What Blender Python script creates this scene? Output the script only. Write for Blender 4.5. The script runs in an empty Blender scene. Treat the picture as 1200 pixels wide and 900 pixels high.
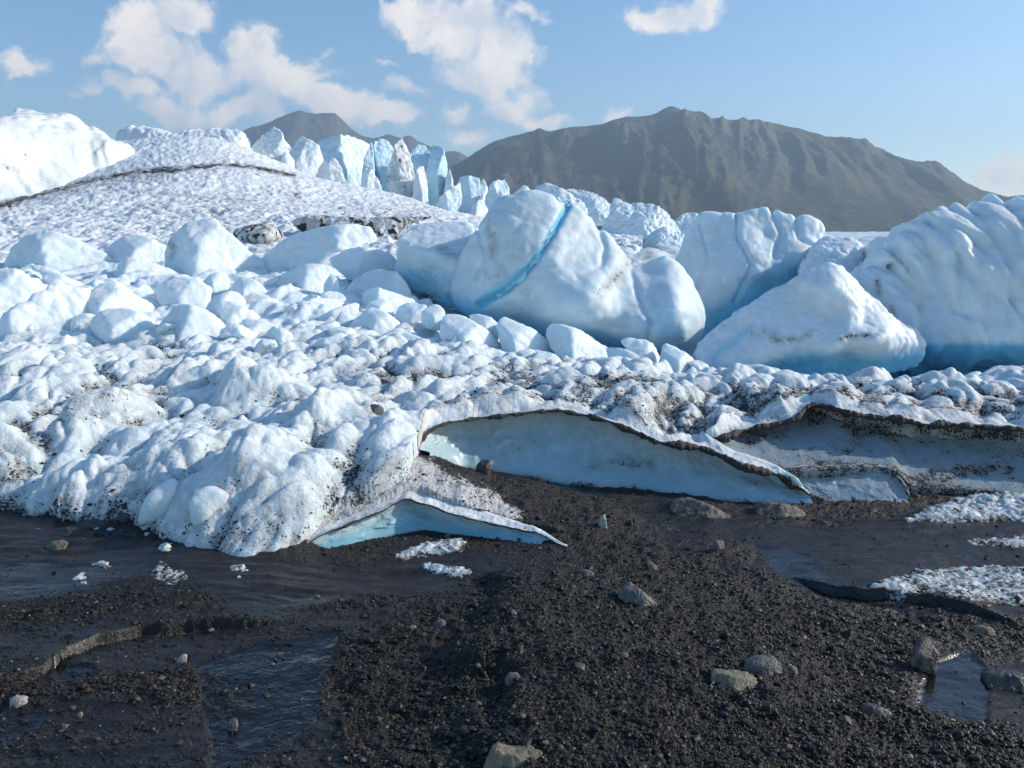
import bpy, math
import numpy as np
from mathutils import Vector
R = math.radians
rng = np.random.default_rng(7)
sc = bpy.context.scene
COL = sc.collection

# ------------------------------------------------------------------ camera geometry
F = 942.0
PITCH = math.atan(160.0 / F)
CZ = 1.7
cp, sp = math.cos(PITCH), math.sin(PITCH)

def ray(px, py):
    a = px - 600.0; b = 450.0 - py
    return np.array([a, F * cp + b * sp, -F * sp + b * cp])

def P(px, py, Y):                       # point seen at (px,py) lying Y metres ahead
    r = ray(px, py); s = Y / r[1]
    return np.array([r[0] * s, Y, CZ + r[2] * s])

def W(px, py, z):                       # point seen at (px,py) lying at height z
    r = ray(px, py); s = (z - CZ) / r[2]
    return np.array([r[0] * s, r[1] * s, z])

def proj(X, Y, Z):                      # where a point lies in the photograph's frame
    zc = Z - CZ
    d = Y * cp - zc * sp
    u = Y * sp + zc * cp
    d = np.maximum(d, 1e-3)
    return 600 + F * X / d, 450 - F * u / d

# ------------------------------------------------------------------ noise
def _hash(ix, iy, iz, seed):
    h = (ix.astype(np.uint32) * np.uint32(374761393) + iy.astype(np.uint32) * np.uint32(668265263)
         + iz.astype(np.uint32) * np.uint32(2147483647 - 1274126177) + np.uint32((seed * 974711 + 12345) & 0xffffffff))
    h = (h ^ (h >> np.uint32(13))) * np.uint32(1274126177)
    h = (h ^ (h >> np.uint32(16))) * np.uint32(2246822519)
    return h ^ (h >> np.uint32(15))

def noise3(x, y, z, seed=0):            # value-gradient noise, about -1..1
    x, y, z = np.broadcast_arrays(np.asarray(x, np.float32), np.asarray(y, np.float32), np.asarray(z, np.float32))
    xi = np.floor(x); yi = np.floor(y); zi = np.floor(z)
    fx = x - xi; fy = y - yi; fz = z - zi
    xi = xi.astype(np.int32); yi = yi.astype(np.int32); zi = zi.astype(np.int32)
    ux = fx * fx * fx * (fx * (fx * 6 - 15) + 10); uy = fy * fy * fy * (fy * (fy * 6 - 15) + 10); uz = fz * fz * fz * (fz * (fz * 6 - 15) + 10)
    out = 0
    for dx in (0, 1):
        wx = ux if dx else 1 - ux
        for dy in (0, 1):
            wy = uy if dy else 1 - uy
            for dz in (0, 1):
                wz = uz if dz else 1 - uz
                h = _hash(xi + dx, yi + dy, zi + dz, seed)
                gx = (h & np.uint32(1023)).astype(np.float32) / 511.5 - 1
                gy = ((h >> np.uint32(10)) & np.uint32(1023)).astype(np.float32) / 511.5 - 1
                gz = ((h >> np.uint32(20)) & np.uint32(1023)).astype(np.float32) / 511.5 - 1
                out = out + wx * wy * wz * (gx * (fx - dx) + gy * (fy - dy) + gz * (fz - dz))
    return out * 1.5

def fbm(x, y, z, oct=4, seed=0, lac=2.03, gain=0.5):
    s = 0; a = 1; n = 0
    for o in range(oct):
        s = s + a * noise3(x, y, z, seed + o * 17); n += a
        x = x * lac + 3.1; y = y * lac + 1.7; z = z * lac + 5.3; a *= gain
    return s / n

def billow(x, y, z, oct=3, seed=0, gain=0.5):      # round tops, sharp valleys, about 0..1
    s = 0; a = 1; n = 0
    for o in range(oct):
        v = np.abs(noise3(x, y, z, seed + o * 31)) * 1.9
        s = s + a * np.minimum(v, 1.3) ** 0.85; n += a
        x = x * 2.1 + 1.3; y = y * 2.1 + 2.2; z = z * 2.1 + 0.7; a *= gain
    return s / n

def cells(x, y, seed=0):                            # cell noise: F1, F2
    xi = np.floor(x).astype(np.int32); yi = np.floor(y).astype(np.int32)
    f1 = np.full(x.shape, 9.0, np.float32); f2 = f1.copy(); idv = np.zeros(x.shape, np.float32)
    for dx in (-1, 0, 1):
        for dy in (-1, 0, 1):
            h = _hash(xi + dx, yi + dy, np.zeros_like(xi), seed)
            cx = xi + dx + (h & np.uint32(1023)).astype(np.float32) / 1023
            cy = yi + dy + ((h >> np.uint32(10)) & np.uint32(1023)).astype(np.float32) / 1023
            d = np.sqrt((x - cx) ** 2 + (y - cy) ** 2)
            c = ((h >> np.uint32(20)) & np.uint32(1023)).astype(np.float32) / 1023
            closer = d < f1
            f2 = np.where(closer, f1, np.minimum(f2, d))
            idv = np.where(closer, c, idv)
            f1 = np.where(closer, d, f1)
    return f1, f2, idv

def sstep(a, b, x):
    t = np.clip((x - a) / (b - a), 0, 1)
    return t * t * (3 - 2 * t)

def smax(a, b, k):
    h = np.maximum(k - np.abs(a - b), 0) / k
    return np.maximum(a, b) + h * h * k * 0.25

def poly_sdf(px, py, poly):
    """signed distance to a closed polygon, negative inside"""
    poly = np.asarray(poly, float)
    d = np.full(px.shape, 1e18); inside = np.zeros(px.shape, bool)
    n = len(poly)
    for i in range(n):
        a = poly[i]; b = poly[(i + 1) % n]
        ex, ey = b - a; wx = px - a[0]; wy = py - a[1]
        t = np.clip((wx * ex + wy * ey) / (ex * ex + ey * ey + 1e-12), 0, 1)
        d = np.minimum(d, (wx - ex * t) ** 2 + (wy - ey * t) ** 2)
        c = ((a[1] <= py) & (b[1] > py)) | ((b[1] <= py) & (a[1] > py))
        if b[1] != a[1]:
            inside ^= c & (px < a[0] + (py - a[1]) * (b[0] - a[0]) / (b[1] - a[1]))
    d = np.sqrt(d)
    return np.where(inside, -d, d)

def line_dist(px, py, pts):
    pts = np.asarray(pts, float); d = np.full(px.shape, 1e18)
    for i in range(len(pts) - 1):
        a = pts[i]; e = pts[i + 1] - a; wx = px - a[0]; wy = py - a[1]
        t = np.clip((wx * e[0] + wy * e[1]) / (e @ e + 1e-12), 0, 1)
        d = np.minimum(d, (wx - e[0] * t) ** 2 + (wy - e[1] * t) ** 2)
    return np.sqrt(d)

def smooth_poly(pts, it=2):             # Chaikin corner cutting of a closed outline
    p = np.asarray(pts, float)
    for _ in range(it):
        q = np.roll(p, -1, 0)
        p = np.stack([p * .78 + q * .22, p * .22 + q * .78], 1).reshape(-1, p.shape[1])
    return p

def spline(pts, n):                     # Catmull-Rom through the points, n samples
    p = np.asarray(pts, float); m = len(p)
    q = np.vstack([2 * p[0] - p[1], p, 2 * p[-1] - p[-2]])
    t = np.linspace(0, m - 1 - 1e-6, n); i = np.floor(t).astype(int); f = (t - i)[:, None]
    a, b, c, d = q[i], q[i + 1], q[i + 2], q[i + 3]
    return 0.5 * (2 * b + (c - a) * f + (2 * a - 5 * b + 4 * c - d) * f * f + (3 * b - a - 3 * c + d) * f ** 3)

class TPS:
    def __init__(self, pts, vals, reg=0.02, scale=1.0):
        p = np.asarray(pts, float) / scale; v = np.asarray(vals, float); n = len(p)
        d = np.sqrt(((p[:, None] - p[None]) ** 2).sum(-1))
        K = np.where(d > 0, d * d * np.log(d + 1e-12), 0) + reg * np.eye(n)
        A = np.zeros((n + 3, n + 3)); A[:n, :n] = K; A[:n, n] = 1; A[:n, n + 1:] = p; A[n, :n] = 1; A[n + 1:, :n] = p.T
        self.w = np.linalg.solve(A, np.concatenate([v, [0, 0, 0]])); self.p = p; self.s = scale
    def __call__(self, x, y):
        x = np.asarray(x, float) / self.s; y = np.asarray(y, float) / self.s
        o = self.w[-3] + self.w[-2] * x + self.w[-1] * y
        for (a, b), w in zip(self.p, self.w):
            r2 = (x - a) ** 2 + (y - b) ** 2 + 1e-12
            o = o + w * 0.5 * r2 * np.log(r2)
        return o

# ------------------------------------------------------------------ meshes
def tag(o, label=None, cat=None, group=None, kind=None):
    if label: o['label'] = label
    if cat: o['category'] = cat
    if group: o['group'] = group
    if kind: o['kind'] = kind
    return o

def make_mesh(name, V, Fc, mat, parent=None, attrs=None, smooth=True, loc=None):
    V = np.asarray(V, np.float32); Fc = np.asarray(Fc, np.int32)
    if loc is None and parent is None:
        loc = np.array([(V[:, 0].min() + V[:, 0].max()) / 2, (V[:, 1].min() + V[:, 1].max()) / 2, V[:, 2].min()], np.float32)
    if parent is not None and loc is None:
        loc = np.array(parent.location, np.float32)
    V = V - loc
    me = bpy.data.meshes.new(name)
    k = Fc.shape[1]
    me.vertices.add(len(V)); me.vertices.foreach_set('co', V.ravel())
    me.loops.add(Fc.size); me.loops.foreach_set('vertex_index', Fc.ravel())
    me.polygons.add(len(Fc)); me.polygons.foreach_set('loop_start', np.arange(0, Fc.size, k, dtype=np.int32))
    me.polygons.foreach_set('use_smooth', np.full(len(Fc), smooth, bool))
    me.update(calc_edges=True)
    for an, av in (attrs or {}).items():
        at = me.attributes.new(an, 'FLOAT', 'POINT'); at.data.foreach_set('value', np.asarray(av, np.float32).ravel())
    me.materials.append(mat)
    o = bpy.data.objects.new(name, me); COL.objects.link(o)
    if parent is not None:
        o.parent = parent
    else:
        o.location = Vector([float(c) for c in loc])
    return o

def grid_faces(nr, nc):
    i = np.arange(nr - 1)[:, None] * nc + np.arange(nc - 1)[None]
    return np.stack([i, i + 1, i + nc + 1, i + nc], -1).reshape(-1, 4)

def surface_nets(f, org, h):
    """closed surface where f crosses zero; f[ix,iy,iz]"""
    s = f < 0
    c = np.zeros(tuple(n - 1 for n in f.shape), np.uint8)
    for dx in (0, 1):
        for dy in (0, 1):
            for dz in (0, 1):
                c += s[dx:f.shape[0] - 1 + dx, dy:f.shape[1] - 1 + dy, dz:f.shape[2] - 1 + dz]
    act = (c > 0) & (c < 8)
    ii, jj, kk = np.nonzero(act)
    idx = np.full(act.shape, -1, np.int32); idx[act] = np.arange(len(ii))
    acc = np.zeros((len(ii), 3)); cnt = np.zeros(len(ii))
    co = [(0, 0, 0), (1, 0, 0), (0, 1, 0), (1, 1, 0), (0, 0, 1), (1, 0, 1), (0, 1, 1), (1, 1, 1)]
    val = [f[ii + a, jj + b, kk + d] for a, b, d in co]
    for e in ((0, 1), (2, 3), (4, 5), (6, 7), (0, 2), (1, 3), (4, 6), (5, 7), (0, 4), (1, 5), (2, 6), (3, 7)):
        a, b = val[e[0]], val[e[1]]
        m = (a < 0) != (b < 0)
        t = np.where(m, a / np.where(m, a - b, 1), 0)
        for ax in range(3):
            acc[:, ax] += np.where(m, co[e[0]][ax] + t * (co[e[1]][ax] - co[e[0]][ax]), 0)
        cnt += m
    V = np.stack([ii, jj, kk], 1) + acc / cnt[:, None]
    V = np.asarray(org) + V * h
    quads = []
    for ax in range(3):
        a = [slice(None)] * 3; b = [slice(None)] * 3
        a[ax] = slice(0, -1); b[ax] = slice(1, None)
        o1, o2 = [x for x in range(3) if x != ax]
        a[o1] = b[o1] = slice(1, -1); a[o2] = b[o2] = slice(1, -1)
        sa, sb = s[tuple(a)], s[tuple(b)]
        m = sa != sb
        q = np.array(np.nonzero(m)).T
        q[:, o1] += 1; q[:, o2] += 1
        flip = sa[m]
        def cell(d1, d2):
            r = q.copy(); r[:, o1] -= d1; r[:, o2] -= d2
            return idx[r[:, 0], r[:, 1], r[:, 2]]
        Q = np.stack([cell(1, 1), cell(0, 1), cell(0, 0), cell(1, 0)], 1)
        fl = flip if ax != 1 else ~flip
        Q = np.where(fl[:, None], Q, Q[:, ::-1])
        quads.append(Q)
    return V, np.concatenate(quads)
# ------------------------------------------------------------------ materials
class NT:
    def __init__(s, tree): s.t = tree; s.n = tree.nodes; s.l = tree.links
    def new(s, typ, **kw):
        n = s.n.new(typ)
        for k, v in kw.items(): setattr(n, k, v)
        return n
    def link(s, a, b): s.l.new(a, b)
    def _in(s, sock, v):
        if isinstance(v, bpy.types.NodeSocket): s.l.new(v, sock)
        elif v is not None: sock.default_value = v
    def math(s, op, a, b=None, c=None, clamp=False):
        n = s.new('ShaderNodeMath', operation=op, use_clamp=clamp)
        s._in(n.inputs[0], a); s._in(n.inputs[1], b)
        if c is not None: s._in(n.inputs[2], c)
        return n.outputs[0]
    def vmath(s, op, a, b=None):
        n = s.new('ShaderNodeVectorMath', operation=op)
        s._in(n.inputs[0], a)
        if b is not None: s._in(n.inputs[1], b)
        return n.outputs[0] if op not in ('LENGTH', 'DOT_PRODUCT', 'DISTANCE') else n.outputs[1]
    def mix(s, f, a, b):
        n = s.new('ShaderNodeMix', data_type='RGBA'); n.clamp_factor = True
        s._in(n.inputs[0], f); s._in(n.inputs[6], a); s._in(n.inputs[7], b)
        return n.outputs[2]
    def step(s, x, a, b):
        n = s.new('ShaderNodeMapRange', interpolation_type='SMOOTHSTEP')
        s._in(n.inputs[0], x); s._in(n.inputs[1], a); s._in(n.inputs[2], b)
        return n.outputs[0]
    def noise(s, vec, scale, detail=3, rough=0.5, dist=0.0):
        n = s.new('ShaderNodeTexNoise'); s._in(n.inputs['Vector'], vec); n.inputs['Scale'].default_value = scale
        n.inputs['Detail'].default_value = detail; n.inputs['Roughness'].default_value = rough; n.inputs['Distortion'].default_value = dist
        return n.outputs[0]
    def vor(s, vec, scale, feature='F1', out=0, rand=1.0):
        n = s.new('ShaderNodeTexVoronoi', feature=feature); s._in(n.inputs['Vector'], vec); n.inputs['Scale'].default_value = scale
        n.inputs['Randomness'].default_value = rand
        return n.outputs[out]
    def attr(s, name): return s.new('ShaderNodeAttribute', attribute_name=name).outputs['Fac']
    def pos(s): return s.new('ShaderNodeNewGeometry').outputs['Position']
    def bump(s, h, strength, dist, normal=None):
        n = s.new('ShaderNodeBump'); s._in(n.inputs['Height'], h); n.inputs['Strength'].default_value = strength
        n.inputs['Distance'].default_value = dist
        if normal is not None: s.l.new(normal, n.inputs['Normal'])
        return n.outputs[0]

def new_mat(name):
    m = bpy.data.materials.new(name); m.use_nodes = True
    t = NT(m.node_tree); b = t.n['Principled BSDF']
    return m, t, b

def rgb(r, g, b): return (r, g, b, 1)

def ice_nodes(t, scale, speck, white, blue, dirtc):
    """scale: metres of the biggest surface grain"""
    p = t.pos()
    bl = t.attr('blue'); d = t.attr('dirt')
    n1 = t.noise(p, 1.1 / scale, 4, .55)
    c = t.mix(t.math('MULTIPLY', t.step(n1, .35, .7), .35), white, rgb(white[0] * .90, white[1] * .95, white[2] * .99))
    c = t.mix(bl, c, blue)
    # grey film of fine silt where dirt is thin, dark grains where it gathers
    n2 = t.noise(p, 3.5 / scale, 5, .65)
    film = t.math('MULTIPLY', t.math('MULTIPLY', d, 1.05, clamp=True), t.step(n2, .24, .62))
    c = t.mix(film, c, rgb(.31, .295, .275))
    n3 = t.noise(p, speck, 3, .62)
    n4 = t.noise(p, speck * .23, 3, .6)
    nn = t.math('ADD', t.math('MULTIPLY', n3, .62), t.math('MULTIPLY', n4, .38))
    thr = t.math('SUBTRACT', .735, t.math('MULTIPLY', d, .25))
    fac = t.step(t.math('SUBTRACT', nn, thr), -.012, .022)
    c = t.mix(fac, c, dirtc)
    return p, c, fac, film

def ice_mat(name, scale=.3, speck=70., white=rgb(.85, .90, .915), blue=rgb(.26, .66, .82), dirtc=rgb(.045, .04, .037),
            sss=.35, sscale=.05, bumpd=.01, rough=.42, bscale=None):
    m, t, b = new_mat(name)
    p, c, fac, film = ice_nodes(t, scale, speck, white, blue, dirtc)
    t.link(c, b.inputs['Base Color'])
    b.inputs['Roughness'].default_value = rough
    b.inputs['IOR'].default_value = 1.31
    b.inputs['Specular IOR Level'].default_value = .5
    if sss:
        w = t.math('MULTIPLY', t.math('SUBTRACT', 1.0, fac, clamp=True), sss)
        t.link(w, b.inputs['Subsurface Weight'])
        b.inputs['Subsurface Radius'].default_value = (.35, .75, 1.0)
        b.inputs['Subsurface Scale'].default_value = sscale
    bs = bscale or scale
    h1 = t.noise(p, 5 / bs, 4, .6)
    h2 = t.noise(p, 26 / bs, 3, .6)
    h = t.math('ADD', h1, t.math('MULTIPLY', h2, .3))
    h = t.math('ADD', h, t.math('MULTIPLY', fac, .25))
    t.link(t.bump(h, .8, bumpd), b.inputs['Normal'])
    return m

M = {}
M['slope_ice'] = ice_mat('slope_ice', .22, 62, sss=.55, sscale=.06, bumpd=.020, rough=.55)
M['block_ice'] = ice_mat('block_ice', .5, 45, sss=.6, sscale=.14, bumpd=.012, rough=.5)
M['berg_ice'] = ice_mat('berg_ice', .8, 38, sss=.6, sscale=.2, bumpd=.016, rough=.5, blue=rgb(.16, .56, .78))
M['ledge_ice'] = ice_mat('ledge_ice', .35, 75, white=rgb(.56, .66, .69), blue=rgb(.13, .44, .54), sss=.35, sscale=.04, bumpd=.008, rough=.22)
M['shaded_dirty_ice'] = ice_mat('shaded_dirty_ice', .35, 75, white=rgb(.36, .44, .49), blue=rgb(.09, .27, .36), sss=.25, sscale=.03, bumpd=.014, rough=.25)  # darker copy of ledge_ice: shade of the right walls painted in, with dirt
M['tower_ice'] = ice_mat('tower_ice', 4., 2.6, blue=rgb(.30, .70, .90), sss=0, bumpd=.25, rough=.5)
M['hill_ice'] = ice_mat('hill_ice', 3., 3.2, white=rgb(.80, .83, .85), sss=0, bumpd=.10, rough=.6, bscale=3.0)

def dirt_mat(name, col=rgb(.035, .03, .028), col2=rgb(.11, .10, .09), s=60, bd=.012, rough=.7):
    m, t, b = new_mat(name); p = t.pos()
    n = t.noise(p, s, 4, .7); v = t.vor(p, s * 1.3, out=1)
    c = t.mix(t.step(n, .45, .75), col, col2)
    t.link(c, b.inputs['Base Color']); b.inputs['Roughness'].default_value = rough
    t.link(t.bump(t.noise(p, s * 1.2, 4, .75), 1.0, bd), b.inputs['Normal'])
    return m
M['grit'] = dirt_mat('grit')
M['cliff_dirt'] = dirt_mat('cliff_dirt', rgb(.05, .045, .04), rgb(.33, .32, .30), 2.2, .3)

def stone_mat(name, c1, c2, s=30, rough=.6, bd=.004):
    m, t, b = new_mat(name); p = t.pos()
    n = t.noise(p, s, 5, .65); n2 = t.noise(p, s * 6, 3, .7)
    c = t.mix(t.step(n, .35, .65), c1, c2)
    c = t.mix(t.math('MULTIPLY', t.step(n2, .55, .7), .5), c, rgb(c1[0] * .4, c1[1] * .4, c1[2] * .4))
    t.link(c, b.inputs['Base Color']); b.inputs['Roughness'].default_value = rough
    h = t.math('ADD', n, t.math('MULTIPLY', n2, .35))
    t.link(t.bump(h, 1.0, bd), b.inputs['Normal'])
    return m
M['stone_tan'] = stone_mat('stone_tan', rgb(.15, .125, .085), rgb(.22, .19, .13))
M['stone_grey'] = stone_mat('stone_grey', rgb(.085, .083, .077), rgb(.15, .145, .13))
M['stone_dark'] = stone_mat('stone_dark', rgb(.03, .028, .027), rgb(.07, .065, .06), 40, .45)
M['stone_white'] = stone_mat('stone_white', rgb(.26, .24, .20), rgb(.40, .38, .33), 40, .5)
M['stone_brown'] = stone_mat('stone_brown', rgb(.06, .05, .042), rgb(.20, .175, .14), 25, .6, .01)

# pebbles: tone attribute per stone
m, t, b = new_mat('pebble'); M['pebble'] = m
p = t.pos(); tn = t.attr('tone')
rp = t.new('ShaderNodeValToRGB'); t.link(tn, rp.inputs[0]); e = rp.color_ramp.elements
e[0].position = 0; e[0].color = rgb(0.0065, 0.0049, 0.0045); e[1].position = .55; e[1].color = rgb(0.0178, 0.0137, 0.0120)
x = e.new(.82); x.color = rgb(0.0346, 0.0282, 0.0230); x = e.new(.95); x.color = rgb(0.0790, 0.0683, 0.0507); x = e.new(1.0); x.color = rgb(0.2224, 0.2023, 0.1752)
c = t.mix(t.math('MULTIPLY', t.step(t.noise(p, 240, 3, .6), .4, .7), .5), rp.outputs[0], rgb(0.0149, 0.0122, 0.0115))
t.link(c, b.inputs['Base Color']); b.inputs['Specular IOR Level'].default_value = .35; b.inputs['Roughness'].default_value = .5
t.link(t.bump(t.noise(p, 350, 2, .6), .6, .002), b.inputs['Normal'])

# ground: dark gravel, wet silt, melting snow crust
m, t, b = new_mat('moraine'); M['moraine'] = m
p = t.pos(); mud = t.attr('mud'); wet = t.attr('wet'); ice = t.attr('ice')
v1 = t.vor(p, 95, out=1); sep = t.new('ShaderNodeSeparateColor'); t.link(v1, sep.inputs[0])
g = t.mix(sep.outputs[0], rgb(0.0049, 0.0037, 0.0035), rgb(0.0188, 0.0141, 0.0125))
g = t.mix(t.step(sep.outputs[1], .93, .97), g, rgb(0.0593, 0.0518, 0.0392))
g = t.mix(t.math('MULTIPLY', t.step(t.noise(p, 5, 4, .6), .4, .65), .6), g, rgb(0.0078, 0.0065, 0.0062))
mc = t.mix(t.step(t.noise(p, 14, 5, .7, .6), .38, .68), rgb(0.0099, 0.0084, 0.0081), rgb(0.0227, 0.0197, 0.0180))
st = t.vmath('MULTIPLY', p, (2.2, 9, 9))
mc = t.mix(t.math('MULTIPLY', t.step(t.noise(st, 3.2, 5, .65, .8), .52, .72), .6), mc, rgb(0.0643, 0.0555, 0.0484))
mc = t.mix(t.math('MULTIPLY', wet, .8), mc, rgb(0.0059, 0.0057, 0.0060))
c = t.mix(mud, g, mc)
snoise = t.noise(p, 55, 4, .7)
isn = t.step(t.math('ADD', ice, t.math('MULTIPLY', t.math('SUBTRACT', snoise, .5), 1.5)), .42, .62)
c = t.mix(isn, c, rgb(.62, .62, .60))
t.link(c, b.inputs['Base Color'])
r1 = t.math('SUBTRACT', .62, t.math('MULTIPLY', mud, t.math('ADD', .10, t.math('MULTIPLY', t.step(t.noise(st, 2.1, 4, .6, .5), .42, .62), .24))))
r2 = t.math('SUBTRACT', r1, t.math('MULTIPLY', wet, .33))
t.link(t.math('ADD', r2, t.math('MULTIPLY', isn, .2)), b.inputs['Roughness'])
gh = t.math('MULTIPLY', t.vor(p, 95, 'SMOOTH_F1'), -1.0)
gh = t.math('MULTIPLY', t.math('ADD', gh, t.math('MULTIPLY', t.noise(p, 160, 3, .7), .8)), t.math('SUBTRACT', 1.0, t.math('MULTIPLY', mud, .82)))
gh = t.math('MULTIPLY', gh, t.math('SUBTRACT', 1.0, t.math('MULTIPLY', wet, .93)))
t.link(t.bump(gh, 1.0, .010), b.inputs['Normal'])

# mountain
def mountain_mat(name, c_low, c_mid, c_rock, s):
    m, t, b = new_mat(name); p = t.pos()
    n = t.noise(p, 1 / 90 * s, 6, .62); n2 = t.noise(p, 1 / 14 * s, 5, .7)
    c = t.mix(t.step(n, .38, .62), c_low, c_mid)
    c = t.mix(t.math('MULTIPLY', t.step(n2, .45, .7), .7), c, c_rock)
    g = t.attr('gully')
    c = t.mix(t.math('MULTIPLY', g, .6), c, rgb(.17, .155, .13))
    t.link(c, b.inputs['Base Color']); b.inputs['Roughness'].default_value = .9; b.inputs['Specular IOR Level'].default_value = .1
    t.link(t.bump(t.math('ADD', n2, t.math('MULTIPLY', n, 1.5)), .7, 6.0), b.inputs['Normal'])
    return m
M['mountain'] = mountain_mat('mountain', rgb(.028, .038, .018), rgb(.085, .084, .040), rgb(.11, .10, .075), 1.)
M['peak'] = mountain_mat('peak', rgb(.07, .065, .06), rgb(.10, .09, .08), rgb(.15, .14, .13), 1.)
# ------------------------------------------------------------------ camera, sun, sky
cam = bpy.data.cameras.new('camera'); co = bpy.data.objects.new('camera', cam); COL.objects.link(co)
co.location = (0, 0, CZ); co.rotation_euler = (math.pi / 2 - PITCH, 0, 0)
cam.sensor_fit = 'HORIZONTAL'; cam.sensor_width = 36; cam.lens = 36 * F / 1200
cam.clip_start = .05; cam.clip_end = 20000
sc.camera = co
SUN_EL = R(26); SUN_AZ = R(10)          # azimuth measured from +X towards +Y
sdir = Vector((math.cos(SUN_EL) * math.cos(SUN_AZ), math.cos(SUN_EL) * math.sin(SUN_AZ), math.sin(SUN_EL)))
su = bpy.data.lights.new('sun', 'SUN'); su.energy = 4.5; su.angle = R(.55); su.color = (1.0, .90, .78)
so = bpy.data.objects.new('sun', su); COL.objects.link(so)
so.rotation_euler = sdir.to_track_quat('Z', 'Y').to_euler(); so.location = (20, 0, 30)
w = bpy.data.worlds.new('World'); sc.world = w; w.use_nodes = True
t = NT(w.node_tree)
for n in list(t.n): t.n.remove(n)
sky = t.new('ShaderNodeTexSky', sky_type='NISHITA'); sky.sun_disc = False
sky.sun_elevation = SUN_EL; sky.sun_rotation = math.pi / 2 - SUN_AZ
sky.air_density = 1.0; sky.dust_density = 0.7; sky.ozone_density = 1.6; sky.altitude = 200
tc = t.new('ShaderNodeTexCoord').outputs['Generated']
sx = t.new('ShaderNodeSeparateXYZ'); t.link(tc, sx.inputs[0])
yy = t.math('MAXIMUM', sx.outputs[1], .05)
u = t.math('DIVIDE', sx.outputs[0], yy); v = t.math('DIVIDE', sx.outputs[2], yy)
cb = t.new('ShaderNodeCombineXYZ'); t.link(u, cb.inputs[0]); t.link(v, cb.inputs[1]); uv = cb.outputs[0]
warp = t.new('ShaderNodeTexNoise'); t.link(uv, warp.inputs['Vector']); warp.inputs['Scale'].default_value = 9; warp.inputs['Detail'].default_value = 6; warp.inputs['Roughness'].default_value = .6
wv = t.vmath('SCALE', t.vmath('SUBTRACT', warp.outputs['Color'], (.5, .5, .5))); wv.node.inputs['Scale'].default_value = .11
uvw = t.vmath('ADD', uv, wv)
# cloud lobes: direction of each (from the place's own compass, straight ahead = +Y), half width, half height
LOBES = [(30, 66, 42, 15, .7), (112, 70, 22, 12, .55), (165, 25, 34, 30, .85), (210, 12, 44, 24, .8), (170, 60, 48, 30, .9), (225, 82, 55, 34, .95), (300, 48, 38, 32, 1.),
         (310, 78, 52, 34, 1.), (350, 100, 48, 34, 1.), (400, 125, 46, 22, 1.), (450, 143, 40, 16, .8), (150, 105, 60, 16, .65), (205, 125, 60, 20, .75), (290, 130, 60, 20, .7),
         (500, 15, 40, 26, .9), (545, 38, 55, 36, 1.), (590, 62, 42, 26, .85), (570, 92, 52, 30, .85), (600, 125, 48, 22, .75), (640, 142, 34, 12, .6), (532, 135, 24, 14, .6), (468, 104, 27, 12, .65),
         (790, 10, 52, 18, .95), (610, 14, 30, 9, .5), (1185, 206, 42, 24, .95), (718, 139, 18, 8, .4), (447, 70, 16, 6, .3), (550, 168, 40, 16, .45)]
dens = None
for (lx, ly, rx, ry, a) in LOBES:
    r0 = ray(lx, ly); lu, lv = r0[0] / r0[1], r0[2] / r0[1]
    q = t.vmath('MULTIPLY', t.vmath('SUBTRACT', uvw, (lu, lv, 0)), (F / rx * .98, F / ry * .98, 0))
    q.node.inputs[1].default_value = (F / rx * 1.2, F / ry * 1.2, 0)
    l = t.vmath('LENGTH', q)
    e = t.math('MULTIPLY', t.math('SUBTRACT', 1.32, l, clamp=False), a)
    dens = e if dens is None else t.math('SMOOTH_MAX', dens, e, .25)
fn = t.noise(uvw, 30, 7, .6)
fn2 = t.noise(uv, 12, 5, .55)
dens = t.math('ADD', dens, t.math('MULTIPLY', t.math('SUBTRACT', fn, .5), 1.5))
dens = t.math('ADD', dens, t.math('MULTIPLY', t.math('SUBTRACT', fn2, .5), .6))
alpha = t.math('MULTIPLY', t.step(dens, -.02, .62), .93)
fsh = t.math('SUBTRACT', t.noise(uvw, 9, 4, .5), t.noise(t.vmath('ADD', uvw, (.022, .016, 0)), 9, 4, .5))
lit = t.step(fsh, -.12, .12)
CL = .70
litc = t.mix(lit, rgb(.66 * CL * 10, .67 * CL * 10, .72 * CL * 10), rgb(1.02 * CL * 10, .93 * CL * 10, .84 * CL * 10))
front = t.step(sx.outputs[1], .05, .2)
alpha = t.math('MULTIPLY', alpha, front)
hs = t.new('ShaderNodeHueSaturation'); t.link(sky.outputs[0], hs.inputs['Color']); hs.inputs['Saturation'].default_value = 1.25
skyc = t.mix(alpha, hs.outputs[0], litc)
bg = t.new('ShaderNodeBackground'); t.link(skyc, bg.inputs[0]); bg.inputs[1].default_value = .15
out = t.new('ShaderNodeOutputWorld'); t.link(bg.outputs[0], out.inputs[0])
sc.view_settings.view_transform = 'Standard'; sc.view_settings.look = 'None'; sc.view_settings.exposure = .28; sc.view_settings.gamma = 1
sc.view_settings.use_curve_mapping = False
cy = sc.cycles
cy.use_denoising = True; cy.max_bounces = 6; cy.diffuse_bounces = 3; cy.glossy_bounces = 2; cy.transmission_bounces = 2; cy.volume_bounces = 0
cy.use_adaptive_sampling = True; cy.adaptive_threshold = .02
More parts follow.
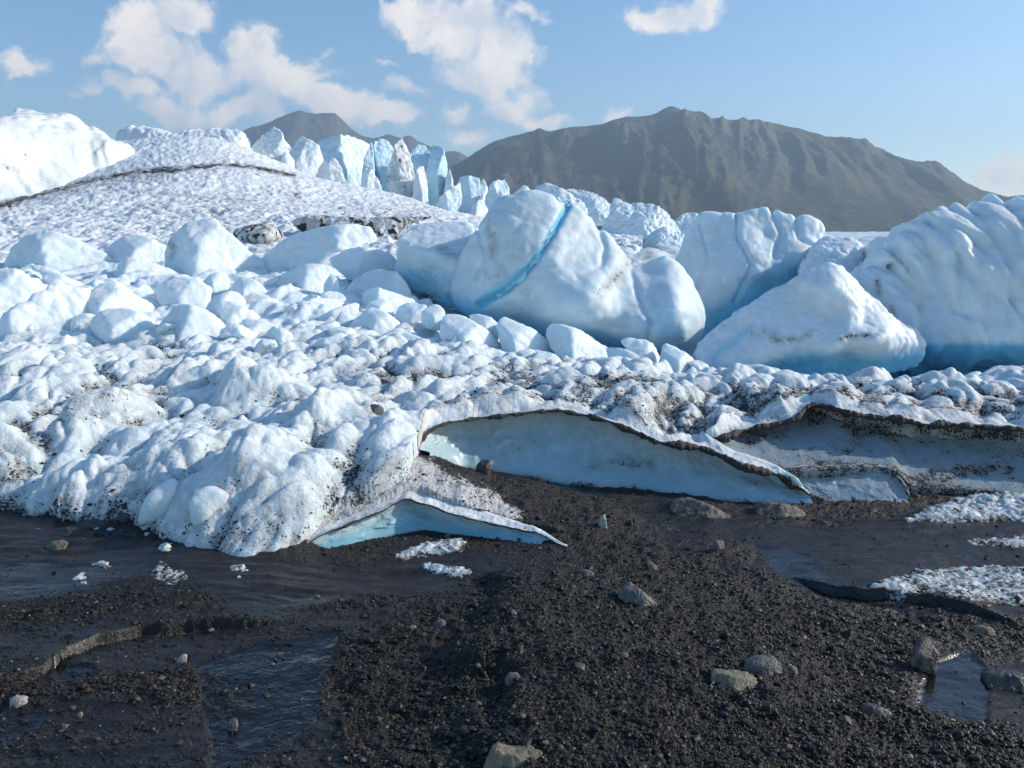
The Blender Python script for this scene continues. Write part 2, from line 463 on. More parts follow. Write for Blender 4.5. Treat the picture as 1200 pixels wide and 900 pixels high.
# blocks of the heap: label, distance, outline, shape hints
LB = [
 ('broad rounded block at the far left, highest of the left heap', 15, [(11, 287), (22, 272), (49, 265), (75, 276), (97, 287), (124, 300), (120, 314), (86, 318), (37, 312), (11, 306)], dict(ridge=.4)),
 ('smooth block between the far left block and the pointed white one', 15.5, [(112, 291), (131, 276), (150, 270), (169, 276), (191, 287), (195, 306), (165, 310), (124, 299)], dict(ridge=.5)),
 ('pointed white block with dark specks on its left shoulder', 14, [(187, 276), (225, 256), (237, 252), (247, 257), (270, 280), (296, 302), (311, 312), (300, 325), (262, 325), (225, 321), (202, 310), (191, 291)], dict(ridge=.42, tl=.5, tr=.45, streaks=[([(193, 282), (203, 290), (200, 300)], 5, .5)])),
 ('sloping slab in front of the smooth block, left heap', 13, [(120, 302), (135, 299), (157, 301), (187, 310), (210, 319), (210, 332), (169, 336), (150, 347), (124, 329)], dict(ridge=.3, lean=.7)),
 ('long block falling to the right behind the white trapezoid block', 12, [(9, 306), (34, 304), (56, 314), (86, 332), (105, 347), (94, 366), (75, 362), (56, 332), (22, 325)], dict(ridge=.5, lean=.6)),
 ('big block cut by the left edge of the picture', 10.6, [(-60, 320), (-30, 312), (0, 310), (11, 321), (30, 332), (24, 362), (8, 381), (-60, 385)], dict(ridge=.6)),
 ('white trapezoid block with a grey blue undercut foot', 9.7, [(3, 385), (14, 365), (25, 345), (37, 325), (60, 327), (79, 336), (84, 351), (90, 378), (88, 400), (40, 402), (2, 398)], dict(ridge=.28, tl=.7, tr=.35, lean=.45, under=.28, k=.14)),
 ('crested block just right of the white trapezoid block', 10.3, [(94, 359), (112, 325), (124, 323), (139, 340), (161, 351), (161, 370), (112, 378), (97, 370)], dict(ridge=.45)),
 ('hollow fronted block below the crested block', 9.6, [(96, 370), (112, 359), (142, 359), (161, 370), (169, 392), (142, 404), (105, 400), (94, 385)], dict(ridge=.55, under=.15)),
 ('large block tapering to a snout at lower right, front of the left heap', 9.1, [(161, 351), (195, 347), (225, 359), (247, 377), (262, 400), (277, 413), (277, 420), (240, 421), (202, 426), (169, 417), (161, 385)], dict(ridge=.40, tl=.35, tr=.2, lean=.9, under=.12, streaks=[([(190, 385), (215, 400)], 10, .18)])),
 ('rounded block behind the snouted block, left heap', 11, [(180, 332), (210, 323), (232, 329), (240, 340), (232, 360), (210, 358), (184, 346)], dict(ridge=.6)),
 ('small upright lump below the pointed white block', 11.8, [(236, 331), (246, 320), (255, 316), (266, 325), (262, 338), (244, 338)], {}),
 ('small smooth lump right of the rounded block', 10.5, [(240, 357), (262, 340), (277, 342), (281, 359), (262, 366), (240, 364)], {}),
 ('lump under the right skirt of the pointed white block', 11.5, [(262, 331), (281, 321), (300, 329), (307, 344), (285, 351), (266, 342)], {}),
 ('long flat topped block with a square right end, below the black bank', 14, [(311, 290), (329, 268), (357, 264), (399, 261), (411, 257), (427, 260), (434, 270), (434, 287), (404, 289), (378, 294), (376, 307), (343, 307), (315, 305)], dict(ridge=.75, lean=.5)),
 ('low shaded block in front of the long flat topped block', 13, [(376, 298), (395, 290), (413, 287), (448, 289), (460, 297), (457, 312), (425, 319), (390, 312)], dict(ridge=.6, lean=.6)),
 ('wide domed block left of the shaded hollow', 12, [(299, 329), (311, 317), (341, 306), (366, 305), (384, 309), (388, 318), (378, 332), (367, 345), (343, 352), (325, 345)], dict(ridge=.6, lean=.7)),
 ('small spiky lump on the right of the wide domed block', 11.7, [(379, 330), (385, 318), (391, 321), (397, 331), (392, 342), (381, 338)], {}),
 ('wide shaded block between the domed block and the squat berg', 11.9, [(398, 322), (420, 312), (445, 308), (468, 322), (474, 345), (440, 352), (402, 347)], dict(ridge=.7, lean=.8)),
 ('white backed block below the wide domed block', 10.5, [(318, 370), (343, 354), (378, 344), (402, 350), (396, 366), (357, 380), (332, 380)], dict(ridge=.5, lean=.8)),
 ('narrow ridge of ice beside the white backed block', 10.2, [(360, 382), (390, 361), (409, 351), (420, 357), (412, 380), (385, 391)], dict(ridge=.6, lean=.7)),
 ('cube shaped block lying at the edge of the dirty belt', 9, [(385, 405), (400, 398), (420, 392), (444, 394), (449, 408), (437, 419), (402, 420)], dict(ridge=.75, tl=.2)),
 ('thin flat slab left of the cube shaped block', 9.2, [(285, 405), (305, 397), (325, 392), (376, 396), (380, 406), (343, 415), (292, 415)], dict(ridge=.5, lean=.8)),
 ('smooth hump right of the snouted block', 9.6, [(262, 387), (276, 376), (292, 371), (320, 380), (322, 399), (278, 405)], dict(ridge=.5)),
 ('knobbly hump between the lumps and the white backed block', 10.8, [(283, 345), (292, 340), (311, 345), (327, 357), (311, 373), (287, 366)], dict(amp=.06)),
 ('low heap of lumps behind the snouted block', 10, [(237, 360), (252, 353), (270, 352), (297, 370), (290, 387), (250, 384)], dict(amp=.07)),
 ('low long block at the left end of the middle row', 11, [(417, 345), (430, 333), (459, 340), (484, 348), (474, 359), (436, 359)], dict(ridge=.4, lean=.7)),
 ('stubby lump behind the broad dome of the middle row', 10.5, [(430, 353), (447, 347), (460, 357), (457, 370), (433, 367)], {}),
 ('broad smooth dome in the middle row above the cube shaped block', 9.8, [(404, 384), (415, 368), (430, 355), (447, 362), (462, 374), (472, 387), (460, 401), (425, 396)], dict(ridge=.5, lean=.6)),
 ('knotted lump in the middle row, right of the broad dome', 10.3, [(459, 364), (468, 355), (481, 351), (498, 357), (503, 371), (481, 384), (464, 379)], dict(amp=.06)),
 ('small round lump right of the knotted lump', 10, [(494, 364), (507, 353), (521, 362), (519, 379), (498, 376)], {}),
 ('largest block of the middle row, white with a steep left side', 9.5, [(513, 379), (517, 369), (524, 364), (546, 367), (569, 385), (595, 411), (597, 424), (572, 427), (541, 418), (515, 396)], dict(ridge=.35, tl=.6, tr=.3, lean=.6)),
 ('low block showing behind the largest block of the middle row', 10, [(544, 368), (560, 366), (574, 371), (585, 380), (578, 396), (555, 384)], {}),
 ('peaked block under the lower end of the blue vein', 9.6, [(581, 381), (585, 373), (595, 368), (617, 379), (648, 405), (638, 424), (600, 415), (583, 396)], dict(ridge=.35, tl=.5, tr=.3, lean=.6)),
 ('small lump below the broad dome of the middle row', 9.1, [(457, 401), (466, 391), (476, 387), (498, 399), (509, 413), (484, 421), (459, 415)], {}),
 ('little flat piece of ice at the edge of the dirty belt', 8.7, [(476, 418), (487, 413), (498, 412), (510, 419), (498, 430), (478, 430)], {}),
 ('long sloping block under the middle of the veined block', 9.6, [(638, 391), (643, 382), (650, 377), (670, 382), (693, 391), (712, 406), (702, 416), (665, 413), (648, 404)], dict(ridge=.3, lean=.6)),
 ('arched block near the right end of the middle row', 9.2, [(726, 401), (733, 396), (744, 394), (767, 399), (778, 411), (780, 437), (758, 435), (738, 416)], dict(ridge=.45)),
 ('bright block at the right end of the middle row', 8.9, [(777, 410), (780, 404), (787, 401), (803, 411), (821, 422), (820, 438), (795, 441), (778, 433)], dict(ridge=.35, tr=.35)),
 ('low block joining the arched block and the long sloping block', 9.1, [(708, 409), (716, 405), (733, 408), (755, 422), (760, 435), (738, 438), (716, 427)], {}),
 ('small lump in front of the low joining block', 8.4, [(679, 430), (684, 425), (693, 423), (710, 431), (713, 443), (693, 444)], {}),
 ('small angular blue grey block in the gap right of the middle row', 8.6, [(851, 441), (860, 428), (874, 424), (879, 436), (868, 449), (852, 452)], dict(k=.02, ridge=.6, amp=.02)),
 ('dim flat block in the gap left of the angular one', 8.9, [(828, 435), (846, 434), (853, 448), (840, 455), (830, 450)], dict(k=.03)),
]
# ------------------------------------------------------------------ shapes of the front ice
RIM_A = [(490, 528, .33), (497, 512, .39), (512, 500, .44), (545, 492, .46), (560, 490, .46), (600, 486, .48), (650, 481, .50), (690, 487, .47), (740, 504, .40), (765, 515, .36), (790, 520, .34),
         (830, 527, .30), (870, 545, .23), (910, 556, .17), (950, 580, .06)]
BASE_A = [(503, 531, .31), (506, 536, .27), (515, 541, .22), (540, 548, .13), (560, 552, .10), (600, 556, .08), (640, 563, .05), (680, 570, .02), (730, 573, .0), (760, 576, .0), (790, 580, .0),
          (830, 586, .0), (870, 589, .0), (915, 591, .0), (955, 592, .0)]
RIM_B = [(338, 648, .0), (365, 634, .04), (400, 618, .09), (437, 604, .13), (471, 588, .17), (490, 589, .16), (524, 601, .12), (557, 610, .09), (580, 615, .075), (625, 625, .04), (665, 641, .005)]
BASE_B = [(340, 651, -.01), (368, 647, -.01), (402, 642, -.01), (445, 632, -.01), (482, 624, -.0), (500, 624, -.01), (530, 628, -.01), (557, 631, -.01), (595, 636, -.01), (635, 642, -.01), (670, 647, -.01)]
RIM_C = [(828, 514, .33), (850, 511, .35), (885, 501, .38), (930, 491, .44), (955, 474, .52), (990, 482, .50), (1025, 489, .47), (1060, 491, .47), (1088, 498, .44), (1109, 496, .45), (1165, 500, .43), (1210, 504, .42), (1300, 506, .42), (1450, 510, .42)]
BASE_C = [(835, 519, .31), (855, 530, .27), (885, 545, .20), (925, 552, .17), (960, 552, .17), (1000, 550, .18), (1035, 550, .18), (1055, 556, .16), (1075, 572, .08), (1110, 574, .07), (1165, 578, .05), (1210, 585, .03), (1300, 590, .0), (1450, 590, .0)]
RIM_D = [(925, 549, .175), (960, 547, .18), (1000, 547, .18), (1035, 548, .18), (1052, 558, .14), (1066, 580, .06)]
BASE_D = [(932, 566, .09), (962, 586, .01), (1000, 596, -.01), (1030, 601, -.01), (1052, 602, -.01), (1068, 600, -.01)]

def ww(l): return np.array([W(*a) for a in l])
ctr = [(-300, 608, 0), (-100, 608, 0), (0, 606, .0), (80, 615, 0), (150, 626, 0), (220, 648, 0), (300, 668, 0), (338, 648, .01),
       (-100, 560, .13), (0, 560, .15), (60, 575, .12), (110, 545, .22), (200, 560, .24), (300, 590, .21), (350, 600, .18), (400, 560, .28), (450, 545, .30), (480, 540, .30),
       (-100, 500, .3), (0, 500, .27), (50, 485, .29), (60, 520, .24), (110, 500, .33), (200, 480, .43), (300, 500, .38), (400, 500, .43), (470, 505, .42),
       (-100, 440, .50), (0, 430, .55), (60, 410, .62), (120, 430, .52), (130, 455, .40), (200, 440, .50), (300, 450, .50), (400, 460, .48), (500, 465, .50), (600, 450, .56), (700, 450, .60), (780, 448, .60), (838, 470, .46),
       (840, 500, .36), (870, 470, .48), (850, 447, .50), (900, 450, .49), (1000, 452, .49), (1100, 452, .49), (1200, 452, .49), (1350, 452, .49),
       (-200, 408, .58), (0, 408, .58), (100, 408, .58), (200, 412, .58), (300, 412, .60), (400, 410, .62), (500, 417, .62), (600, 430, .58), (700, 440, .52), (800, 445, .50)]
pts = [W(*a) for a in ctr] + [W(*a) for a in RIM_A[1:]] + [W(*a) for a in RIM_C]
yb = [(-200, 344, 12.0), (100, 366, 10.6), (250, 366, 10.8), (400, 373, 10.3), (100, 334, 12.5), (250, 329, 13), (400, 343, 12.), (500, 388, 10.2), (500, 358, 12), (600, 408, 9.9), (600, 390, 12), (740, 428, 9.6), (740, 415, 12),
      (850, 445, 10), (850, 425, 13), (1000, 442, 10.5), (1200, 442, 10.5), (1000, 405, 14), (1250, 405, 14), (100, 305, 18), (300, 303, 18), (-300, 305, 18), (500, 312, 18), (800, 335, 18), (1100, 335, 18), (1500, 360, 14)]
pts += [P(*a) for a in yb]
pts = np.array(pts)
tps = TPS(pts[:, :2], pts[:, 2], reg=.004, scale=1.0)

# edge of the front ice (world Y of its front as a function of X)
left_edge = ww([(-420, 606, 0), (-200, 606, 0), (0, 604, 0), (60, 612, 0), (100, 618, 0), (150, 620, 0), (190, 640, 0), (215, 650, 0), (250, 655, 0), (285, 672, 0), (310, 668, 0), (338, 650, 0)])
eb = ww(RIM_B[1:5]); ea = ww(RIM_A); ec = ww(RIM_C)
ecx = ec[ec[:, 0] > ea[-6, 0]]
edge = np.vstack([left_edge, eb, ea[1:10], ecx[1:]])
edge = edge[np.argsort(edge[:, 0])]
def edgeY(X): return np.interp(X, edge[:, 0], edge[:, 1]) + (.13 * fbm(X * 3.5, 0 * X, 3, 4, 15) + .03 * noise3(X * 22, 0 * X, 0, 16)) * (1 - sstep(-2.0, -1.65, X))

# direction in which melt runnels run on the left slope (down and to the left)
def lumps(X, Y, px):
    """round melt lumps; returns height and hollow mask (0 hollow .. 1 top)"""
    ca, sa = math.cos(R(58)), math.sin(R(58))
    wx = X + .10 * fbm(X * 2.2, Y * 2.2, 0, 2, 5); wy = Y + .10 * fbm(X * 2.2 + 9, Y * 2.2, 0, 2, 6)
    ur = wx * ca + wy * sa; ut = -wx * sa + wy * ca
    b1 = billow(ur * 1.15, ut * 2.3, 0.3, 2, 11, .42)
    b2 = billow(wx * 4.6, wy * 4.0, 1.3, 2, 12, .4)
    f1, f2, _ = cells(wx * 7.5, wy * 6.5, 3)
    c1 = 1 - np.minimum(f1, 1) ** 2
    f1, f2, _ = cells(wx * 17, wy * 15, 4)
    c2 = 1 - np.minimum(f1, 1) ** 2
    ec_ = Y - edgeY(X)
    lf = fbm(X * .9, Y * .9, 4, 2, 21)
    va = np.clip(.95 + 1.1 * fbm(X * .8, Y * .8, 9, 2, 22), .35, 1.8); h = .19 * b1 + va * (.058 * b2 + .022 * c1) + .007 * c2 + .07 * lf + np.exp(-np.maximum(ec_ - .15, 0) / .35) * (1 - sstep(-2.0, -1.65, X)) * (.06 * b2 + .05 * c1 - .03)
    m = .45 * b1 + .35 * b2 + .2 * c1
    return h, m

# big mounds and runnels of the slope, each as crest line (photo px), half width m, height m
CRESTS = [([(-60, 440), (30, 425), (120, 440)], .45, .12), ([(0, 580), (90, 520), (170, 480), (240, 455), (300, 470)], .26, .16), ([(240, 460), (330, 470), (400, 500)], .3, .10),
          ([(290, 560), (350, 520), (420, 470)], .22, .10), ([(395, 590), (430, 540), (470, 505)], .25, .08), ([(150, 600), (230, 590)], .2, .08), ([(0, 600), (60, 570)], .15, .06)]
TROUGHS = [([(-20, 545), (60, 500), (130, 460), (200, 425)], .17, .13), ([(60, 590), (170, 520), (185, 470)], .1, .04), ([(250, 600), (280, 520), (320, 480)], .12, .05), ([(370, 590), (385, 520), (430, 480)], .1, .05)]
def polyw(l):
    q = []
    for (a, b) in l:
        z = .3
        for _ in range(6):
            pt = W(a, b, z); z = float(np.clip(tps(pt[0], pt[1]), 0, 1.2))
        q.append(pt[:2])
    return np.array(q)
CR = [(polyw(l), w_, h_) for l, w_, h_ in CRESTS]; TR = [(polyw(l), w_, h_) for l, w_, h_ in TROUGHS]

DRIFT = []                              # snow banked up round the feet of the big blocks
for lb, Yb, ol, kw in LB:
    xs_ = [a for a, _ in ol]; ys_ = [b for _, b in ol]; wd_ = (max(xs_) - min(xs_)) * Yb / F; hg_ = (max(ys_) - min(ys_)) * Yb / F
    q = P((max(xs_) + min(xs_)) / 2, max(ys_), Yb); DRIFT.append((q[0], Yb + .10 * wd_, .60 * wd_, min(.20 * hg_, .12)))
def slope_h(X, Y, detail=True):
    z = tps(X, Y)
    dr_ = 0 * z
    for cx_, cy_, w_, h_ in DRIFT:
        d2 = ((X - cx_) / w_) ** 2 + ((Y - cy_) / (w_ * .9)) ** 2
        dr_ = np.where(d2 < 6, smax(dr_, h_ * np.exp(-d2), .05), dr_)
    z = z + dr_
    px, py = proj(X, Y, z)
    e = Y - edgeY(X)
    if detail:
        h, m = lumps(X, Y, px)
        for l, w_, h_ in CR:
            d = line_dist(X, Y, l); z = z + h_ * .8 * np.exp(-(d / w_) ** 2)
        for l, w_, h_ in TR:
            d = line_dist(X, Y, l); z = z - h_ * np.exp(-(d / w_) ** 2)
        cliff = sstep(345, 400, px)                            # at the cliffs the top is flat and thin
        k = sstep(0, .5, e) * (1 - cliff) + cliff * (.25 + .75 * sstep(.0, .35, e))
        k = np.where(Y > 8., 1 - .45 * sstep(8., 10, Y), k)
        z = z + (h - .11 - .10 * sstep(8, 9, Y)) * (.5 + .5 * k) + .02 * (1 - cliff) * sstep(0, .1, e)
    else:
        m = None; cliff = None
    return z, m, px, py, e, cliff

# ---- front ice slope, one sheet of terrain
NR, NC = 620, 860
tt = np.linspace(0, 1, NR)
Yr = 4.0 * (1 / (1 - tt * (1 - 4.0 / 19.0)))               # even spacing in the picture
uu = np.linspace(-.86, .86, NC)
Yg = np.repeat(Yr[:, None], NC, 1); Xg = Yg * uu[None] 
z, m, px, py, e, cliff = slope_h(Xg, Yg)
bias = .02 + .20 * cliff
z = np.where(e < bias, np.minimum(z, -.25), z)
soft = (1 - cliff) * (1 - sstep(0, .30, e))
z = np.where(e >= bias, z * (1 - soft) + soft * (z - .03 * (1 - sstep(0, .3, e))), z)
# dirt: in hollows, thicker in some belts
hol = 1 - sstep(.28, .62, m)
dirt = .29 + .36 * hol + .26 * fbm(Xg * 1.6, Yg * 1.6, 2, 3, 40)
BELTS = [([(-20, 545), (60, 500), (130, 460), (200, 425)], 20, .55), ([(430, 445), (560, 440), (640, 455), (720, 440)], 26, .42), ([(740, 460), (800, 455), (850, 450)], 28, .45), ([(440, 470), (460, 440)], 16, .4),
         ([(880, 470), (1000, 455), (1080, 460), (1200, 475)], 26, .55), ([(740, 470), (800, 490), (860, 515)], 16, .4), ([(860, 450), (905, 458), (930, 475)], 10, .55), ([(560, 470), (600, 480), (640, 470)], 12, .25), ([(270, 520), (300, 600), (230, 640)], 30, .20), ([(340, 420), (400, 405), (480, 400)], 12, .3),
         ([(350, 545), (400, 520), (430, 560)], 40, .14), ([(480, 560), (440, 590)], 25, .2), ([(60, 580), (150, 520), (190, 470)], 18, .2), ([(200, 275), (300, 283), (420, 275)], 10, .3)]
ppx, ppy = proj(Xg, Yg, z)
for l, w_, a_ in BELTS:
    d = line_dist(ppx, ppy, l); dirt = dirt + a_ * np.exp(-(d / w_) ** 2) * (.35 + .9 * hol)
dirt = dirt + (.25 + .5 * fbm(Xg * 5, Yg * 5, 3, 3, 48)) * (1 - sstep(0, .45, e)) * (1 - cliff) + .45 * (1 - sstep(0, .10, e)) * (1 - cliff)
dirt = dirt + .4 * np.exp(-np.maximum(e - .2, 0) / .10) * cliff
clean = sstep(9.0, 10.5, Yg)
dirt = np.clip(dirt * (1 - .75 * clean), 0, 1)
blue = np.clip(.12 + .22 * hol + .12 * fbm(Xg, Yg, 7, 2, 44), 0, 1)
V = np.stack([Xg, Yg, z], -1).reshape(-1, 3)
o = make_mesh('glacier_slope', V, grid_faces(NR, NC), M['slope_ice'], attrs={'dirt': dirt, 'blue': blue})
tag(o, kind='structure')
SLOPE_XY = (Xg, Yg, z); SD = dirt

# ------------------------------------------------------------------ ground
tongue = [(500, 536, .28), (480, 545, .28), (450, 560, .24), (430, 590, .15), (524, 601, .12), (560, 610, .085), (471, 588, .17), (600, 585, .12), (580, 570, .15), (560, 558, .12), (540, 549, .13), (600, 557, .075), (640, 563, .05),
          (620, 572, .09), (640, 600, .08), (700, 590, .06), (720, 600, .055), (700, 620, .03), (665, 641, .0), (680, 571, .02), (760, 577, .0), (800, 590, .04), (860, 600, .0), (760, 610, .0), (620, 625, .045),
          (700, 660, 0), (900, 620, 0), (1000, 610, 0), (1100, 600, .02), (1200, 600, .02), (1100, 640, 0), (300, 680, 0), (400, 650, 0), (500, 640, 0), (600, 650, 0),
          (100, 640, 0), (0, 640, 0), (-200, 640, 0), (200, 700, 0), (0, 760, 0), (-200, 800, 0), (300, 800, -.01), (500, 780, .0), (560, 720, .035), (700, 720, .04), (650, 800, .05), (900, 760, .02), (1100, 800, 0), (1300, 700, 0), (1300, 900, 0), (600, 900, .03), (0, 900, 0), (900, 900, .02), (450, 860, -.01)]
gp = np.array([W(*a) for a in tongue])
gtps = TPS(gp[:, :2], gp[:, 2], reg=.01)
def G(px, py): return W(px, py, 0)[:2]
rb = ww(RIM_B)
def rimBY(X): return np.interp(X, rb[:, 0], rb[:, 1])

MUD = [([(-400, 600), (0, 600), (180, 640), (330, 655), (420, 655), (480, 640), (560, 640), (620, 655), (560, 672), (540, 690), (470, 690), (400, 700), (330, 722), (270, 722), (240, 690), (120, 690), (0, 704), (-400, 704)], 1.),
       ([(-400, 735), (0, 733), (170, 728), (330, 730), (410, 712), (460, 720), (400, 742), (380, 780), (390, 830), (400, 880), (420, 930), (-400, 930), (-400, 870), (0, 835), (60, 815), (120, 820), (250, 835), (290, 810), (240, 780), (150, 790), (60, 800), (0, 790), (-400, 790)], .85),
       ([(870, 640), (880, 618), (1000, 605), (1500, 590), (1500, 740), (1200, 730), (1120, 715), (1010, 698), (940, 690), (900, 672)], 1.),
       ([(1065, 800), (1085, 765), (1130, 752), (1200, 765), (1500, 770), (1500, 900), (1200, 860), (1160, 852), (1100, 848), (1070, 830)], 1.), ([(770, 575), (850, 590), (900, 600), (880, 640), (800, 645), (760, 630), (740, 605)], .8),
       ([(520, 545), (600, 560), (720, 577), (700, 585), (600, 568), (530, 556)], 1.)]
WET = [([(230, 775), (300, 748), (400, 738), (375, 790), (370, 835), (320, 880), (250, 900), (240, 840)], 1.), ([(1075, 810), (1095, 775), (1140, 758), (1160, 790), (1158, 850), (1110, 846), (1075, 832)], 1.),
       ([(-200, 660), (60, 655), (170, 672), (140, 690), (0, 702), (-200, 704)], .6), ([(-200, 840), (40, 830), (50, 850), (0, 870), (-200, 880)], .8), ([(60, 775), (110, 780), (118, 792), (70, 800)], .9), ([(255, 700), (330, 690), (400, 690), (390, 712), (300, 722), (258, 712)], .5),
       ([(885, 640), (930, 640), (990, 690), (1080, 712), (1180, 725), (1200, 740), (1060, 712), (930, 690)], .8), ([(530, 548), (600, 560), (720, 577), (700, 583), (600, 566), (530, 554)], .7), ([(0, 885), (200, 870), (260, 930), (0, 930)], .4)]
ICE = [([(395, 617), (437, 604), (471, 588), (524, 601), (580, 613), (612, 606), (590, 580), (560, 570), (530, 556), (505, 536), (470, 530), (380, 560), (330, 640)], 1.1), ([(1060, 610), (1085, 597), (1140, 592), (1500, 585), (1500, 612), (1130, 611)], .75),
       ([(1130, 625), (1500, 618), (1500, 632), (1140, 636)], .5), ([(590, 575), (620, 572), (640, 580), (610, 590)], .45)]
# long low steps: crest line (photo px), drop of the ground in front of it
STEPS = [([(-60, 812), (0, 805), (50, 790), (68, 772), (110, 752), (165, 736), (240, 731), (335, 728)], .05, 1),
         ([(930, 676), (980, 690), (1040, 698), (1080, 702), (1140, 714), (1215, 735)], .05, 1)]
def mask_poly(px, py, defs, nz, soft=5.):
    m = np.zeros(px.shape)
    for poly, a in defs:
        d = poly_sdf(px, py, poly) + nz
        m = np.maximum(m, a * (1 - sstep(-soft, soft, d)))
    return m

def ground_h(X, Y):
    z = gtps(X, Y)
    px, py = proj(X, Y, np.zeros_like(X))
    nz = 16 * fbm(X * 2.2, Y * 4.5, 0, 4, 60)
    mud = mask_poly(px, py, MUD, nz * 1.3 + 6 * fbm(X * 14, Y * 20, 0, 3, 63), 15.); wet = mask_poly(px, py, WET, nz * .7, 4.)
    # terrace of gravel that is higher to the right
    tl = np.array([G(570, 655), G(556, 690), G(548, 760), G(556, 840), G(560, 960)])
    edgeX = np.interp(Y, tl[::-1, 1], tl[::-1, 0])
    z = z + .060 * sstep(-.03, .16, X - edgeX + .30 * fbm(X * 2.2, Y * 2.2, 2, 4, 9)) * (1 - sstep(.2, 1.6, X - edgeX)) * sstep(0, 1, (W(0, 660, 0)[1] - Y) / .25)
    und = fbm(X * 1.3, Y * 1.6, 3, 4, 61)
    und2 = fbm(X * 3.5, Y * 4.5, 1, 4, 62) * 1.6
    z = z + .030 * und * (1 - .6 * wet) + .020 * und2 * (1 - .75 * mud)
    stz = noise3(X * 2.4, Y * 12, .5, 64) + .5 * noise3(X * 5.5, Y * 26, .7, 65)
    z = z + .0065 * stz * 1.5 * mud * (1 - wet)
    near = 1 - sstep(7, 9, Y)
    f1, f2, idv = cells(X * 42, Y * 42, 66)
    g1 = (1 - np.minimum(f1 * 1.25, 1) ** 2) * (idv ** 1.5)
    f1, f2, idv = cells(X * 85, Y * 85, 67)
    g2 = (1 - np.minimum(f1 * 1.25, 1) ** 2) * idv
    z = z + (1 - .9 * mud) * near * (.018 * g1 * .38 + .006 * g2 + .026 * np.maximum(fbm(X * 11, Y * 11, 2, 3, 68), -.2))
    for l, dz, sgn in STEPS:
        lw = np.array([G(*a) for a in l])
        nx = .05 * fbm(X * 5, Y * 3, 1, 4, 70)
        ly = np.interp(X, lw[:, 0], lw[:, 1]) if lw[0, 0] < lw[-1, 0] else np.interp(X, lw[::-1, 0], lw[::-1, 1])
        inx = sstep(lw[:, 0].min() - .05, lw[:, 0].min() + .15, X) * (1 - sstep(lw[:, 0].max() - .25, lw[:, 0].max(), X))
        dd = Y - ly + nx
        z = z + inx * dz * (.5 * sstep(-.004, .012, dd) * np.exp(-np.maximum(dd, 0) / .45) - .55 * (1 - sstep(-.004, .012, dd)) * np.exp(-np.maximum(-dd, 0) / .18))
    z = z - .012 * wet
    return z, mud, wet, px, py

NR, NC = 800, 900
y0, y1 = 2.15, 7.2
tt = np.linspace(0, 1, NR); Yr = y0 / (1 - tt * (1 - y0 / y1))
far = np.array([8.5, 12, 30, 120, 500, 2000, 9000.]); Yr = np.concatenate([Yr, far])
uu = np.linspace(-.80, .80, NC); uu = np.concatenate([[-3, -1.6, -1.1], uu, [1.1, 1.6, 3]])
Yg = np.repeat(Yr[:, None], len(uu), 1); Xg = np.where(Yg > 7.3, Yg, np.maximum(Yg, 1)) * uu[None]
z, mud, wet, px, py = ground_h(Xg, Yg)
zb = z.copy()
Bx0, Bx1 = rb[0, 0], rb[-1, 0]
inB = (Xg > Bx0) & (Xg < Bx1)
lowz = .02 * fbm(Xg * 4, Yg * 4, 1, 3, 62) + .004 * noise3(Xg * 40, Yg * 40, 0, 5) - .01
# in front of the small ledge the ground stays low
mB = inB & (Yg < rimBY(Xg) + .13); wB = sstep(Bx0, Bx0 + .22, Xg) * (1 - sstep(Bx1 - .2, Bx1, Xg))
dl = np.clip((rimBY(Xg) - .1 - Yg) / .5, 0, 1)
z = np.where(mB, z + (lowz - z) * (1 - dl) * wB, z)
# keep the ground under the ice sheet
e = Yg - edgeY(Xg); ppx, ppy = proj(Xg, Yg, z)
z = np.where((e > .25) & (Xg < rb[4, 0]), np.minimum(z, -.02), z)
z = np.where((e > .35) & (Xg >= rb[4, 0]), np.minimum(z, .0), z)
z = np.where(Yg > 7.3, -.6, z)
ice = mask_poly(ppx, ppy, ICE, 14 * fbm(Xg * 4, Yg * 6, 0, 4, 71), 22.)
ice = np.where((Yg < rimBY(Xg)) & inB, 0, ice)
ice = ice * (.75 + .5 * fbm(Xg * 9, Yg * 9, 0, 3, 72)) 
V = np.stack([Xg, Yg, z], -1).reshape(-1, 3)
o = make_mesh('ground', V, grid_faces(len(Yr), len(uu)), M['moraine'], attrs={'mud': np.clip(mud, 0, 1), 'wet': np.clip(wet, 0, 1), 'ice': np.clip(ice, 0, 1)})
tag(o, kind='structure')
GR = (Yr, uu, z, mud, wet, ice)

def ground_at(x, y):                     # bilinear height of the ground mesh
    Yr, uu, z = GR[0], GR[1], GR[2]
    i = np.clip(np.searchsorted(Yr, y) - 1, 0, len(Yr) - 2)
    fy = (y - Yr[i]) / (Yr[i + 1] - Yr[i]); u_ = x / y
    j = np.clip(np.searchsorted(uu, u_) - 1, 0, len(uu) - 2); fx = (u_ - uu[j]) / (uu[j + 1] - uu[j])
    def g(A): return (A[i, j] * (1 - fx) + A[i, j + 1] * fx) * (1 - fy) + (A[i + 1, j] * (1 - fx) + A[i + 1, j + 1] * fx) * fy
    return g
